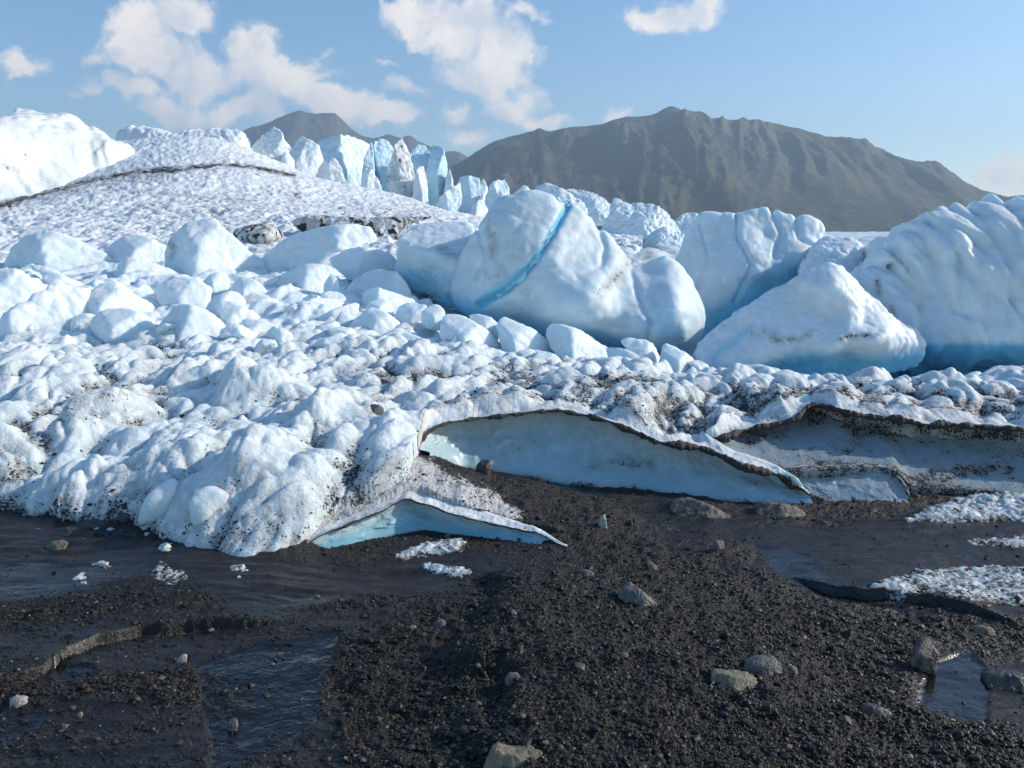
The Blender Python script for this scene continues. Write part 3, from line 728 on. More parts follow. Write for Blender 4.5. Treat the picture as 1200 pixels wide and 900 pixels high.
# ------------------------------------------------------------------ ledges: a thin cornice over a hollow ice wall
def ledge(name, label, cat, rim, base, mat='ledge_ice', nu=520, concave=.10, back=.38, top='slope', rimgrow=0., blue_lo=.9, rimw=.012, seed=0, darkall=0.0, streaks=()):
    r = spline(ww(rim), nu); b = spline(ww(base), nu)
    s = np.concatenate([[0], np.cumsum(np.linalg.norm(np.diff(r, axis=0), axis=1))])
    # ragged edge of the cornice
    r0_ = r.copy(); r[:, 1] += .035 * fbm(s * 5, s * 0, 0, 4, seed)
    r[:, 2] += .022 * fbm(s * 6, s * 0, 3, 4, seed + 1)
    rows = []; tv = []
    ends = sstep(0, .12, s) * (1 - sstep(s[-1] - .15, s[-1], s))
    for q in (1.0, .85, .72, .62, .52, .43, .35, .28, .21, .12, .04):                # top, running back into the slope
        p = r.copy(); p[:, 1] += back * q * (.12 + .88 * sstep(0, .25, s) * (1 - sstep(s[-1] - .7, s[-1], s)))
        zz, _, _, _, _, _ = slope_h(p[:, 0], p[:, 1]) if q > .2 else (r[:, 2], 0, 0, 0, 0, 0)
        if q > .2:
            if top == 'tongue': zz = np.minimum(gtps(p[:, 0], p[:, 1]) + .01, r[:, 2] + .02)
            elif top == 'flat': zz = r[:, 2] - .02
            wq = float(sstep(0., .66, np.array(q))); zz = np.clip(zz, r[:, 2] - .10, r[:, 2] + .16 - .11 * sstep(.6, .85, s / s[-1]) * (rimgrow > 0))
            p[:, 2] = zz * wq + r[:, 2] * (1 - wq) + .03 * (billow(p[:, 0] * 7, p[:, 1] * 7, 1, 3, seed) - .35) * (1 - wq) - (.07 if q > .8 else 0)
        else: p[:, 2] = r[:, 2] + .010 * math.sin(q * 12)
        rows.append(p); tv.append(-q)
    nf = 46
    for k in range(nf):
        t_ = (k + 1) / nf
        w_ = min(1., t_ / .12); rr_ = r * (1 - w_) + r0_ * w_; p = rr_ * (1 - t_) + b * t_
        c = concave * math.sin(math.pi * min(1, t_ ** .55)) * (1 if t_ < .9 else 1)
        lip = -.004 * math.exp(-(t_ / .04) ** 2)
        hgt = np.abs(r[:, 2] - b[:, 2])
        p[:, 1] += (c * np.minimum(1, hgt / .25) + lip) * ends + .030
        sc_ = fbm(s * 3.2, s * 0 + t_ * 2.2, 1, 3, seed + 5) * .055 + billow(s * 6.5, s * 0 + t_ * 3.4, 2, 2, seed + 6) * .030
        p[:, 1] += sc_ * math.sin(math.pi * min(t_, .97)) * np.minimum(1, hgt / .15)
        rows.append(p); tv.append(t_)
    p = b.copy(); p[:, 1] += .05; p[:, 2] -= .08; rows.append(p); tv.append(1.05)
    p = b.copy(); p[:, 1] += back; p[:, 2] -= .10; rows.append(p); tv.append(1.1)
    p = rows[0].copy(); p[:, 2] -= .05; rows.append(p); tv.append(1.2)
    A = np.array(rows); tv = np.array(tv)[:, None] + 0 * s[None]
    X, Y, Z = A[..., 0], A[..., 1], A[..., 2]
    ppx, ppy = proj(X, Y, Z)
    n = fbm(X * 5, Y * 5, Z * 5, 4, seed + 9)
    face = sstep(0, .1, tv) * (1 - sstep(.98, 1.02, tv))
    dirt = .12 + .12 * n + .50 * np.exp(-np.abs(tv) / .06) + .32 * np.exp(-np.maximum(tv, 0) / .12) * (tv > 0) + .55 * np.exp(-((tv - 1) / .05) ** 2) * (1 + n) + darkall * (1 + 1.4 * n)
    dirt = np.where(tv < 0, .40 + .4 * n + .30 * np.exp(tv / .12), dirt)
    for l, w_, a_ in streaks:
        dirt = dirt + a_ * np.exp(-(line_dist(ppx, ppy, l) / w_) ** 2) * (1 + 1.2 * n)
    blue = np.where(tv > 0, blue_lo * sstep(.05, .9, tv + .25 * n), .05)
    nt = 11
    at_ = {'dirt': np.clip(dirt, 0, 1), 'blue': np.clip(blue, 0, 1)}
    o = make_mesh(name, A[nt - 1:].reshape(-1, 3), grid_faces(len(rows) - nt + 1, nu)[:, ::-1], M[mat], attrs={k: v[nt - 1:] for k, v in at_.items()})
    make_mesh('snow_cap', A[:nt].reshape(-1, 3), grid_faces(nt, nu)[:, ::-1], M['slope_ice'], parent=o, attrs={k: v[:nt] for k, v in at_.items()})
    tag(o, label, cat)
    # the dark crust of grit along the rim
    th = np.linspace(0, 2 * math.pi, 9)[:-1]
    rad = rimw * (.25 + 1.5 * np.clip(.35 + 1.3 * fbm(s * 7, 0 * s, 5, 4, seed + 12), 0, 1.6)) * np.maximum(ends, .3) * (1 + rimgrow * sstep(.3, .75, s / s[-1]))
    c0 = r.copy(); c0[:, 1] += .012; c0[:, 2] -= rad * .35
    T = np.stack([np.stack([c0[:, 0], c0[:, 1] + np.cos(a) * rad * 1.3 * (1 + .35 * noise3(s * 40, a * 2 + 0 * s, 0, seed)), c0[:, 2] + np.sin(a) * rad * (1 + .35 * noise3(s * 45, a * 2 + 0 * s, 3, seed))], -1) for a in th], 1)
    nr = len(th)
    i = np.arange(nu - 1)[:, None]; j = np.arange(nr)[None]; j2 = (j + 1) % nr
    Fc = np.stack([i * nr + j, i * nr + j2, (i + 1) * nr + j2, (i + 1) * nr + j], -1).reshape(-1, 4)
    rm = make_mesh('grit_rim', T.reshape(-1, 3), Fc, M['grit'], parent=o)
    return o
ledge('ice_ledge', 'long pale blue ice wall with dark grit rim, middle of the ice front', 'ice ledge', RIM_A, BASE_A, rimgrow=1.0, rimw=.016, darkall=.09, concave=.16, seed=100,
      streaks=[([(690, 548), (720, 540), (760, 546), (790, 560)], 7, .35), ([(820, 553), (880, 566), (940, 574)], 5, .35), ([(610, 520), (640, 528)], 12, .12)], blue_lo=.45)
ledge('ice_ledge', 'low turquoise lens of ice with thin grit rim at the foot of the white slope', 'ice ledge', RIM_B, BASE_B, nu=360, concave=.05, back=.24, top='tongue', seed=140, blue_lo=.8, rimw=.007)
ledge('ice_ledge', 'shaded grey blue ice wall with thick black rim below the great right berg', 'ice ledge', RIM_C, BASE_C, mat='shaded_dirty_ice', nu=620, concave=.34, seed=170, blue_lo=.45, rimw=.026, darkall=.44,  # wall darkened in colour for its shade as well as its silt film
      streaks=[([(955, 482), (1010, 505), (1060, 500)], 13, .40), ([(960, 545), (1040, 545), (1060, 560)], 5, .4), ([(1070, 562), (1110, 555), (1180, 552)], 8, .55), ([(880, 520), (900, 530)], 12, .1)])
ledge('ice_ledge', 'dark lower lip of ice tucked under the shaded right wall', 'ice ledge', RIM_D, BASE_D, mat='shaded_dirty_ice', nu=260, concave=.05, back=.08, top='flat', seed=190, blue_lo=.35, rimw=.014, darkall=.28)

# ------------------------------------------------------------------ free ice blocks
def block(name, label, cat, outline, Y, seed, T=None, k=None, ridge=.55, tl=.45, tr=.6, lean=.35, amp=.05, amp2=.012, freq=1., res=None, mat='block_ice', group=None,
          blue=None, dirt=.0, front=None, streaks=(), grooves=(), smooth=2, flute=None, taper=.25, under=0, extra=None, bluelines=(), sharp=False, cut=True):
    """ice block with the given outline (photo px at distance Y), real thickness T behind its front,
       a front that breaks along a ridge (fraction of width), leaning back at the top by `lean`"""
    ol = smooth_poly(outline, smooth) if smooth else np.asarray(outline, float)
    w3 = np.array([P(a, b, Y) for a, b in ol]); xz = w3[:, [0, 2]]
    x0, z0 = xz.min(0); x1, z1 = xz.max(0); Wd = x1 - x0; H = z1 - z0
    if T is None: T = .75 * min(Wd, 1.6 * H)
    if k is None: k = .16 * min(Wd, H)
    pxm = Y / F
    h = res or max(pxm * 1.35, max(Wd, H, T) / 150)
    pad = 3 * h + amp * min(Wd, H) * 1.5
    yf0 = Y - T * .5 
    xs = np.arange(x0 - pad, x1 + pad, h); zs = np.arange(z0 - pad, z1 + pad, h); ys = np.arange(yf0 - pad - under - .1 * T, Y + T + pad, h)
    XX, ZZ = np.meshgrid(xs, zs, indexing='ij')
    f2 = poly_sdf(XX, ZZ, xz)
    X = xs[:, None, None]; Yv = ys[None, :, None]; Z = zs[None, None, :]
    g = f2[:, None, :] + taper * np.maximum(Yv - Y, 0) * min(1., 1.2 * min(Wd, H) / T) + .0 * X
    # front facets meeting on a vertical-ish ridge; y small = nearer to the camera
    r_ = np.random.default_rng(seed)
    xr = x0 + ridge * Wd + (Z - z0) / H * Wd * .12 * r_.uniform(-1, 1)
    zc = (Z - z0) / H
    yfr = yf0 + lean * T * zc
    fl = (yfr + (xr - X) * tl) - Yv
    fr = (yfr + (X - xr) * tr) - Yv
    kk = k * 1.1
    fac = smax(fl, fr, kk)
    top = (yf0 + T * .30 + (Z - (z1 - H * .42)) * (1.1 + .6 * r_.random())) - Yv
    if cut: fac = smax(fac, top + 0 * X, kk)
    for q in range(2):
        n = np.array([r_.uniform(-.7, .8), -1, r_.uniform(-.2, .9)]); n /= np.linalg.norm(n)
        c = np.array([x0 + Wd * r_.uniform(.3, .7), yf0 + T * r_.uniform(.10, .22), z0 + H * r_.uniform(.3, .7)])
        fac = smax(fac, (X - c[0]) * n[0] + (Yv - c[1]) * n[1] + (Z - c[2]) * n[2], kk * .8)
    if front is not None:                                   # control points (px,py,metres pulled towards the camera)
        cpt = np.array([P(a, b, Y) for a, b, _ in front])
        tp = TPS(cpt[:, [0, 2]], [-c for _, _, c in front], reg=.002)
        yy2 = Y + tp(XX, ZZ)
        fac = (yy2[:, None, :] - Yv)
    if under: fac = fac + under * (1 - sstep(0, .28, zc))
    f = smax(g, fac, k)
    f = smax(f, Yv - (Y + T) + 0 * X, k)
    near = np.abs(f) < (amp * min(Wd, H) * 2 + 3 * h)
    ia, ib, ic = np.nonzero(near)
    Xn, Yn, Zn = xs[ia], ys[ib], zs[ic]
    sc_ = freq * 2.4 / min(Wd, H)
    so_ = seed * 3.7
    n1 = fbm(Xn * sc_ + so_, Yn * sc_, Zn * sc_, 2, seed)
    n2 = billow(Xn * sc_ * 2.6 + so_, Yn * sc_ * 2.6, Zn * sc_ * 2.6, 2, seed + 5)
    n3 = noise3(Xn * sc_ * 9 + so_, Yn * sc_ * 9, Zn * sc_ * 9, seed + 8)
    dsp = amp * min(Wd, H) * (1.3 * n1 - .8 * (n2 - .45)) + amp2 * min(Wd, H) * n3
    if flute is not None:
        fa, fs, (vx, vz) = flute                            # ripples running along direction (vx,vz)
        cr = Xn * vz - Zn * vx
        cr = cr + .25 / fs * fbm(Xn * fs * .5, Yn * fs * .5, Zn * fs * .5, 2, seed + 3)
        dsp = dsp + fa * (billow(cr * fs, (Xn * vx + Zn * vz) * fs * .28, Yn * fs * .5, 2, seed + 9) - .5) * -1
    for l, w_, dp in grooves:
        lw = np.array([P(a, b, Y)[[0, 2]] for a, b in l])
        dd = line_dist(Xn, Zn, lw); dsp = dsp + dp * np.exp(-(dd / w_) ** 2)
    f[near] += dsp
    V, Q = surface_nets(f, (xs[0], ys[0], zs[0]), h)
    vx, vy, vz = V.T
    ppx, ppy = proj(vx, vy, vz)
    nn = fbm(vx * sc_ * 1.4, vy * sc_ * 1.4, vz * sc_ * 1.4, 3, seed + 20)
    zr = (vz - z0) / H
    bl = .10 + .28 * (1 - sstep(0, .45, zr)) + .12 * nn
    if blue is not None: bl = bl + blue(ppx, ppy, vx, vy, vz, nn)
    di = (.19 if mat == 'berg_ice' else .12) + dirt * (1 + 1.3 * nn) + .06 * nn
    for l, w_, a_ in streaks:
        di = di + 1.2 * a_ * np.exp(-(line_dist(ppx, ppy, l) / w_) ** 2) * (1 + nn)
    for l, w_, a_ in bluelines:
        bl = bl + a_ * np.exp(-(line_dist(ppx, ppy, l) / w_) ** 4)
    o = make_mesh(name, V, Q, M[mat], attrs={'blue': np.clip(bl, 0, 1), 'dirt': np.clip(di, 0, 1)}, smooth=not sharp)
    tag(o, label, cat, group)
    return o, tps

# ---- the great bergs
def down(y0_, y1_, a): return lambda px, py, x, y, z, n: a * sstep(y0_, y1_, py + 14 * n)
CB = [(528, 345), (532, 310), (545, 285), (562, 262), (572, 240), (582, 226), (600, 228), (622, 220), (645, 222), (660, 238), (672, 234), (690, 246), (712, 268), (732, 290), (748, 306), (765, 296), (782, 296), (800, 310), (815, 330), (825, 358), (826, 380), (820, 405), (808, 425), (760, 440), (690, 430), (640, 412), (600, 395), (560, 375), (535, 362)]
o, _ = block('iceberg', 'great central ice block crossed by a narrow bright blue vein', 'ice block', CB, 12.2, 3, T=2.0, k=.14, amp=.02, amp2=.004, mat='berg_ice', taper=.5,
  front=[(530, 350, .15), (535, 310, .1), (560, 265, .1), (582, 226, .0), (645, 222, .0), (672, 234, -.05), (712, 268, -.05), (748, 306, -.05), (782, 296, .05), (815, 335, .05), (826, 380, .1), (805, 415, .15),
         (600, 260, .35), (590, 320, .60), (560, 350, .45), (640, 270, .42), (612, 350, .62), (650, 330, .85), (668, 288, .42), (655, 300, .62), (676, 310, .58), (690, 330, .85), (720, 345, .62), (742, 330, .40), (760, 345, .65), (780, 340, .70), (800, 360, .65), (790, 390, .75), (740, 375, .95), (690, 372, 1.0), (640, 365, .85), (720, 300, .25),
         (620, 380, .25), (690, 400, .25), (750, 412, .35), (700, 290, .2)],
  streaks=[([(574, 262), (578, 285), (575, 300)], 7, .38), ([(565, 325), (590, 318)], 8, .25), ([(735, 285), (735, 310), (715, 335), (700, 345)], 7, .32), ([(610, 340), (625, 350)], 10, .2), ([(670, 262), (690, 272)], 10, .18), ([(700, 365), (730, 375), (745, 360)], 10, .14), ([(735, 405), (750, 412)], 5, .4), ([(620, 290), (600, 300)], 10, .16)],
  grooves=[([(666, 240), (650, 268), (625, 308), (596, 338), (562, 356)], .05, .07), ([(747, 300), (737, 318), (741, 345), (752, 372), (748, 400)], .05, .07), ([(700, 262), (708, 290), (700, 312), (672, 322)], .04, .05), ([(560, 268), (570, 300), (558, 325)], .035, .04), ([(690, 372), (720, 378), (760, 368)], .05, .04)], bluelines=[([(666, 240), (650, 268), (625, 308), (596, 338), (562, 356)], 5, .95), ([(567, 352), (590, 335), (610, 322)], 9, .5)],
  blue=lambda px, py, x, y, z, n: .62 * sstep(-14, 10, py - np.interp(px, [530, 600, 700, 760, 820], [352, 372, 392, 408, 425]) + 10 * n) + .10)
# the vein: clear blue ice that fills the crack, a sheet of its own
vn = spline(np.array([(668, 237), (650, 268), (625, 308), (596, 338), (561, 358)], float), 90)
berg_me = o.data; bv = np.empty(len(berg_me.vertices) * 3, np.float32); berg_me.vertices.foreach_get('co', bv); bv = bv.reshape(-1, 3) + np.array(o.location)
bqx, bqy = proj(*bv.T)
fr_ = bv[:, 1] < 12.9
bv, bqx, bqy = bv[fr_], bqx[fr_], bqy[fr_]
rows = []
tw = np.linspace(0, 1, 90)
for s_ in (-1, -.6, -.2, .2, .6, 1):
    row = []
    for i in range(90):
        dv = vn[min(i + 1, 89)] - vn[max(i - 1, 0)]; nx_ = np.array([-dv[1], dv[0]]) / np.hypot(*dv)
        q = vn[i] + nx_ * (s_ + .35 * math.sin(i * .31) * math.sin(i * .12 + .5)) * (.55 + .5 * abs(math.sin(i * .17 + .6))) * (1.6 + 2.2 * math.sin(math.pi * min(1, tw[i] * .9 + .1)) + .8 * tw[i]) * (.75 + .30 * math.sin(i * .37) + .22 * math.sin(i * 1.1 + 2) * s_)
        dd = (bqx - q[0]) ** 2 + (bqy - q[1]) ** 2
        ix = np.argpartition(dd, 6)[:6]
        yv = bv[ix, 1].mean() - .018 + .02 * s_ * s_
        row.append(P(q[0], q[1], yv))
    rows.append(row)
m_, t, b = new_mat('vein_ice'); p = t.pos()
t.link(t.mix(t.step(t.noise(p, 7, 4, .6), .35, .65), rgb(.12, .54, .74), rgb(.45, .80, .88)), b.inputs['Base Color']); b.inputs['Roughness'].default_value = .18
t.link(t.bump(t.noise(p, 16, 4, .6), .7, .02), b.inputs['Normal']); M['vein_ice'] = m_
A = np.array(rows); A2 = A.copy(); A2[:, :, 1] += .08
VV = np.concatenate([A.reshape(-1, 3), A2.reshape(-1, 3)]); gf = grid_faces(6, 90); n0 = 6 * 90
side = []
for i in range(89): side += [(i, i + 1, n0 + i + 1, n0 + i), (450 + i + 1, 450 + i, n0 + 450 + i, n0 + 450 + i + 1)]
make_mesh('blue_vein', VV, np.concatenate([gf, gf[:, ::-1] + n0, np.array(side)]), M['vein_ice'], parent=o)

block('iceberg', 'squat rounded ice block tucked against the left of the great veined block', 'ice block', [(462, 275), (468, 262), (480, 252), (510, 252), (535, 246), (552, 246), (563, 262), (560, 280), (548, 300), (535, 330), (560, 352), (545, 365), (500, 352), (470, 345), (455, 320), (460, 300)], 12.6, 5, T=1.4, k=.12, amp2=.006,
      mat='berg_ice', amp=.03, ridge=.75, tl=.15, tr=.8, lean=.25, streaks=[([(515, 290), (535, 300)], 6, .2), ([(470, 345), (520, 348)], 5, .45)], blue=lambda px, py, x, y, z, n: .55 * np.exp(-(((px - 490) / 28) ** 2 + ((py - 330) / 16) ** 2)) + .4 * sstep(335, 350, py) + .08)
block('iceberg', 'tall slab of ice with a lumpy crest standing right of the veined block', 'ice block', [(788, 320), (800, 285), (810, 262), (822, 247), (842, 246), (862, 252), (880, 244), (905, 243), (925, 250), (950, 250), (965, 256), (970, 268), (962, 285), (950, 300), (955, 330), (900, 400), (840, 410), (800, 390)], 14.0, 7, T=1.6, k=.11, mat='berg_ice', amp=.022, amp2=.003,
      front=[(790, 320, .0), (820, 248, .0), (842, 246, .0), (905, 243, .0), (965, 258, .0), (950, 300, .25), (900, 400, .6), (800, 390, .3), (840, 275, .18), (880, 262, .12), (855, 290, .42), (870, 285, .40), (895, 280, .20), (920, 270, .12), (915, 290, .38), (940, 278, .2), (930, 300, .45), (880, 315, .62), (830, 320, .45), (860, 350, .6), (900, 340, .42), (930, 320, .35)],
      grooves=[([(862, 254), (858, 280), (868, 310), (850, 350)], .04, .07), ([(905, 246), (912, 275), (898, 300)], .05, .07), ([(935, 252), (930, 280), (948, 290)], .05, .06), ([(820, 262), (826, 300), (812, 340)], .035, .04)],
      blue=lambda px, py, x, y, z, n: .75 * np.exp(-(line_dist(px, py, [(845, 380), (880, 345), (930, 318)]) / 17) ** 2) + .35 * sstep(345, 380, py) + .06, streaks=[([(870, 328), (900, 325)], 6, .22), ([(925, 283), (940, 285)], 5, .15)])
block('iceberg', 'smaller humped block behind the crest of the tall slab', 'ice block', [(935, 320), (950, 295), (968, 275), (985, 266), (1005, 270), (1018, 285), (1030, 300), (1040, 318), (1010, 340), (950, 345)], 13.0, 9, T=1.2, k=.2, mat='berg_ice', amp=.06, ridge=.45, tr=.7)
block('iceberg', 'low broad block with a peaked crest leaning on the foot of the great right berg', 'ice block', [(812, 412), (830, 392), (860, 370), (890, 350), (915, 336), (945, 318), (962, 308), (978, 305), (992, 315), (1010, 335), (1030, 352), (1050, 372), (1085, 392), (1080, 425), (1000, 445), (950, 460), (900, 465), (860, 455), (825, 440)], 10.2, 11, T=1.3, k=.10, mat='berg_ice', amp=.022,
      front=[(812, 412, .1), (860, 370, .0), (915, 336, .0), (962, 308, .0), (978, 305, .0), (1010, 335, .0), (1050, 375, .1), (1055, 395, .25), (850, 400, .22), (900, 370, .28), (940, 335, .18), (962, 340, .38), (948, 350, .22), (985, 345, .30), (975, 380, .52), (960, 372, .32), (1000, 375, .36), (1015, 360, .18), (1025, 388, .50), (930, 385, .42), (900, 410, .5), (960, 398, .62), (1000, 394, .62),
             (870, 425, .45), (940, 418, .38), (985, 412, .22), (900, 440, .2), (1030, 398, .4), (950, 455, .25), (1070, 440, .2)],
      streaks=[([(905, 398), (935, 397), (950, 393)], 4, .5), ([(985, 396), (1000, 394), (1030, 392)], 4, .55), ([(880, 388), (910, 390)], 8, .18)],
      blue=lambda px, py, x, y, z, n: .8 * sstep(-5, 14, py - np.interp(px, [840, 900, 950, 1050], [428, 420, 410, 410]) + 8 * n) + .5 * np.exp(-(line_dist(px, py, [(835, 420), (880, 385)]) / 5) ** 2))
block('iceberg', 'great right hand berg with rippled sunlit flank, cut by the picture edge', 'ice block', [(1005, 322), (1030, 300), (1045, 285), (1060, 262), (1085, 252), (1100, 240), (1120, 233), (1150, 235), (1170, 228), (1195, 230), (1240, 222), (1300, 235), (1360, 280), (1400, 340), (1420, 450), (1300, 465), (1150, 465), (1020, 465), (960, 440), (985, 390), (1005, 350)], 11.2, 13, T=3.0, k=.30, mat='berg_ice', amp=.010, amp2=.003,
      flute=(.19, 3.0, (.45, -.9)),
      front=[(1005, 322, .1), (1060, 262, .0), (1100, 242, .0), (1150, 236, .0), (1195, 230, .0), (1300, 236, 0), (1400, 340, .0), (1420, 420, .3), (1095, 290, .62), (1080, 300, .38), (1050, 310, .25), (1060, 340, .42), (1120, 290, .45), (1110, 320, .75), (1130, 262, .30), (1160, 260, .40), (1150, 300, .70), (1180, 280, .60),
             (1060, 380, .75), (1110, 370, 1.0), (1160, 350, .95), (1200, 340, 1.05), (1250, 300, .8), (1300, 350, 1.0), (1120, 395, 1.10), (1180, 392, 1.15), (1060, 398, .85), (1280, 392, 1.2), (1060, 420, .5), (1130, 420, .55), (1200, 422, .6), (1300, 425, .6)],
      grooves=[([(1040, 312), (1062, 345), (1052, 385)], .06, .10), ([(1085, 262), (1100, 300), (1090, 350)], .06, .08), ([(1140, 250), (1150, 300), (1140, 350), (1150, 390)], .06, .09), ([(1180, 245), (1190, 300), (1182, 360)], .06, .08)],
      streaks=[([(1028, 330), (1030, 345)], 4, .35), ([(1044, 360), (1048, 370)], 4, .35)],
      blue=lambda px, py, x, y, z, n: .95 * sstep(398, 408, py + 8 * n) + .0)
# ------------------------------------------------------------------ left hills, towers, far ice, mountains
def front_plane(): pass
# banded dome: terrain through control points
dome = [(-250, 312, 16), (-100, 308, 16), (0, 304, 16.5), (100, 302, 16.5), (200, 300, 17), (300, 298, 17), (400, 296, 18), (480, 292, 19), (520, 290, 20), (0, 280, 20), (100, 278, 20), (200, 276, 21), (300, 276, 21), (400, 272, 22), (-200, 285, 20), (600, 280, 22), (700, 282, 22),
        (-250, 262, 27), (0, 262, 26), (100, 255, 27), (200, 250, 28), (300, 262, 26), (280, 250, 28), (350, 262, 25), (430, 262, 26), (500, 262, 26), (560, 270, 26),
        (-250, 250, 40), (0, 240, 38), (60, 222, 42), (130, 200, 44), (200, 198, 43), (280, 205, 43), (340, 225, 42), (400, 238, 42), (460, 246, 42), (505, 252, 40), (560, 262, 40),
        (-250, 245, 58), (0, 232, 58), (30, 213, 58), (60, 196, 58), (100, 178, 58), (150, 166, 58), (200, 161, 58), (240, 161, 58), (280, 171, 58), (320, 189, 58), (350, 206, 58), (380, 219, 58), (430, 221, 58), (470, 231, 58), (505, 243, 58), (540, 256, 58), (620, 268, 58), (720, 275, 58),
        (-250, 255, 74), (100, 192, 76), (200, 176, 76), (300, 192, 76), (400, 234, 76), (500, 255, 76), (620, 276, 76), (-250, 275, 110), (100, 240, 110), (250, 235, 110), (400, 262, 110), (600, 285, 110)]
dp = np.array([P(*a) for a in dome]); dt = TPS(dp[:, :2], dp[:, 2], reg=.02, scale=10.)
NR, NC = 420, 760
tt = np.linspace(0, 1, NR); Yr = 15.5 / (1 - tt * (1 - 15.5 / 105.0)); uu = np.linspace(-.95, .16, NC)
Yg = np.repeat(Yr[:, None], NC, 1); Xg = Yg * uu[None]
z = dt(Xg, Yg)
lf = fbm(Xg * .10, Yg * .10, 0, 3, 301); z = z + .4 * lf * sstep(20, 40, Yg)
wx = Xg + .3 * fbm(Xg * .6, Yg * .6, 0, 2, 303); 
cup = billow(wx * 1.5, Yg * 1.0, 1, 3, 302, .6)
z = z + .17 * (cup - .5) * sstep(15, 20, Yg) + .10 * fbm(Xg * 2.2, Yg * 2.2, 0, 3, 305)
z = z - .4 * sstep(25, 18, Yg) * 0
ppx, ppy = proj(Xg, Yg, z)
n = fbm(Xg * .5, Yg * .5, 1, 3, 304)
LINES = [([(-40, 252), (0, 240), (40, 228), (90, 215), (140, 204), (170, 200), (220, 197), (260, 193), (300, 196), (345, 206)], 2.8, 1.0), ([(-40, 256), (0, 244), (40, 232), (90, 220), (140, 209), (200, 202)], 6, .40), ([(120, 220), (160, 226), (210, 228), (250, 232), (300, 236)], 2., .35), ([(155, 222), (175, 250), (190, 262)], 3, .25),
         ([(245, 248), (258, 250), (266, 245)], 2.2, .8), ([(340, 232), (352, 228)], 3, .5), ([(0, 215), (20, 205), (40, 212)], 3, .2)]
hol = 1 - sstep(.2, .6, cup)
dirt = .08 + .14 * hol + .16 * n + .10 * sstep(430, 300, ppx) * sstep(200, 260, ppy) 
zpl = [np.array(l) for l, _, _ in LINES]
front = np.gradient(z, axis=0) > -1
for l, w_, a_ in LINES:
    dirt = dirt + a_ * np.exp(-(line_dist(ppx, ppy + 2.5 * n, l) / w_) ** 2) * (Yg < 62)
dirt = dirt + .30 * np.exp(-(line_dist(ppx, ppy, [(400, 252), (450, 250), (510, 250)]) / 9) ** 2) * (.5 + hol)
z[0] -= 4
o = make_mesh('glacier_hill', np.stack([Xg, Yg, z], -1).reshape(-1, 3), grid_faces(NR, NC), M['hill_ice'], attrs={'dirt': np.clip(dirt, 0, 1), 'blue': np.clip(.04 + .1 * hol, 0, 1)})
tag(o, kind='structure')
# wide glacier surface behind everything
Yr = np.concatenate([np.linspace(14, 120, 220), np.geomspace(125, 900, 120)]); uu = np.linspace(-1.3, 1.5, 520)
Yg = np.repeat(Yr[:, None], len(uu), 1); Xg = Yg * uu[None]
ppx = 600 + F * uu[None] * 1.0 + 0 * Yg
hh = 1.0 + (Yg - 14) * .012 + np.interp(Yg, [14, 60, 130, 250, 500, 900], [0, .5, 1.2, 1.8, 4., 4.]) 
hh = np.where(ppx > 500, hh, hh - .6 * sstep(500, 400, ppx) * (Yg * .03))
bump_ = billow(Xg * .35, Yg * .16, 0, 3, 330); hh = hh + sstep(14, 30, Yg) * (.55 * (bump_ - .5) + 1.6 * fbm(Xg * .045, Yg * .03, 0, 3, 331) * sstep(40, 120, Yg)) - 1.0 * (1 - sstep(14, 20, Yg))
n = fbm(Xg * .06, Yg * .03, 1, 3, 334)
o = make_mesh('glacier_field', np.stack([Xg, Yg, hh], -1).reshape(-1, 3), grid_faces(len(Yr), len(uu)), M['hill_ice'], attrs={'dirt': np.clip(.12 + .18 * n + .12 * sstep(.5, .2, bump_), 0, 1), 'blue': .12 + 0 * Xg})
tag(o, kind='structure')
block('ice_hill', 'rounded hill of ice at the far left, its right flank white in the sun', 'ice hill', [(-190, 190), (-80, 140), (0, 130), (22, 125), (50, 123), (72, 126), (98, 141), (125, 152), (140, 168), (155, 190), (170, 240), (120, 262), (-190, 275)], 47, 21, T=16, k=3.2, mat='hill_ice', amp=.014, amp2=.003, taper=.3,
      front=[(-190, 190, -7), (-80, 140, -3), (0, 130, 0), (50, 123, 0), (98, 141, -.5), (140, 168, -1), (170, 240, -1), (-100, 200, -8), (0, 170, -1.5), (38, 150, 4.0), (46, 190, 8.5), (25, 215, 7.), (0, 235, 3), (75, 160, 2.2), (100, 190, 2.5), (80, 220, 6), (60, 250, 9), (-100, 250, -7), (120, 250, 6), (130, 210, 1.5)], streaks=[([(0, 192), (20, 200)], 4, .3), ([(0, 238), (30, 228)], 5, .25)], flute=(.5, .9, (.3, -1)), dirt=.08)
block('ice_cliff', 'pale low ice cliff on the skyline behind the banded dome', 'ice cliff', [(120, 180), (128, 148), (140, 142), (158, 142), (178, 144), (190, 150), (205, 156), (215, 150), (235, 147), (262, 146), (282, 149), (288, 160), (292, 185), (200, 200), (125, 200)], 80, 23, T=8, k=.8, mat='tower_ice', amp=.03, amp2=.01, lean=.2, tl=.15, tr=.2, flute=(.4, .8, (.05, -1)), blue=lambda px, py, x, y, z, n: -.12 + 0 * z)
TG = 'standing towers of broken ice on the skyline'
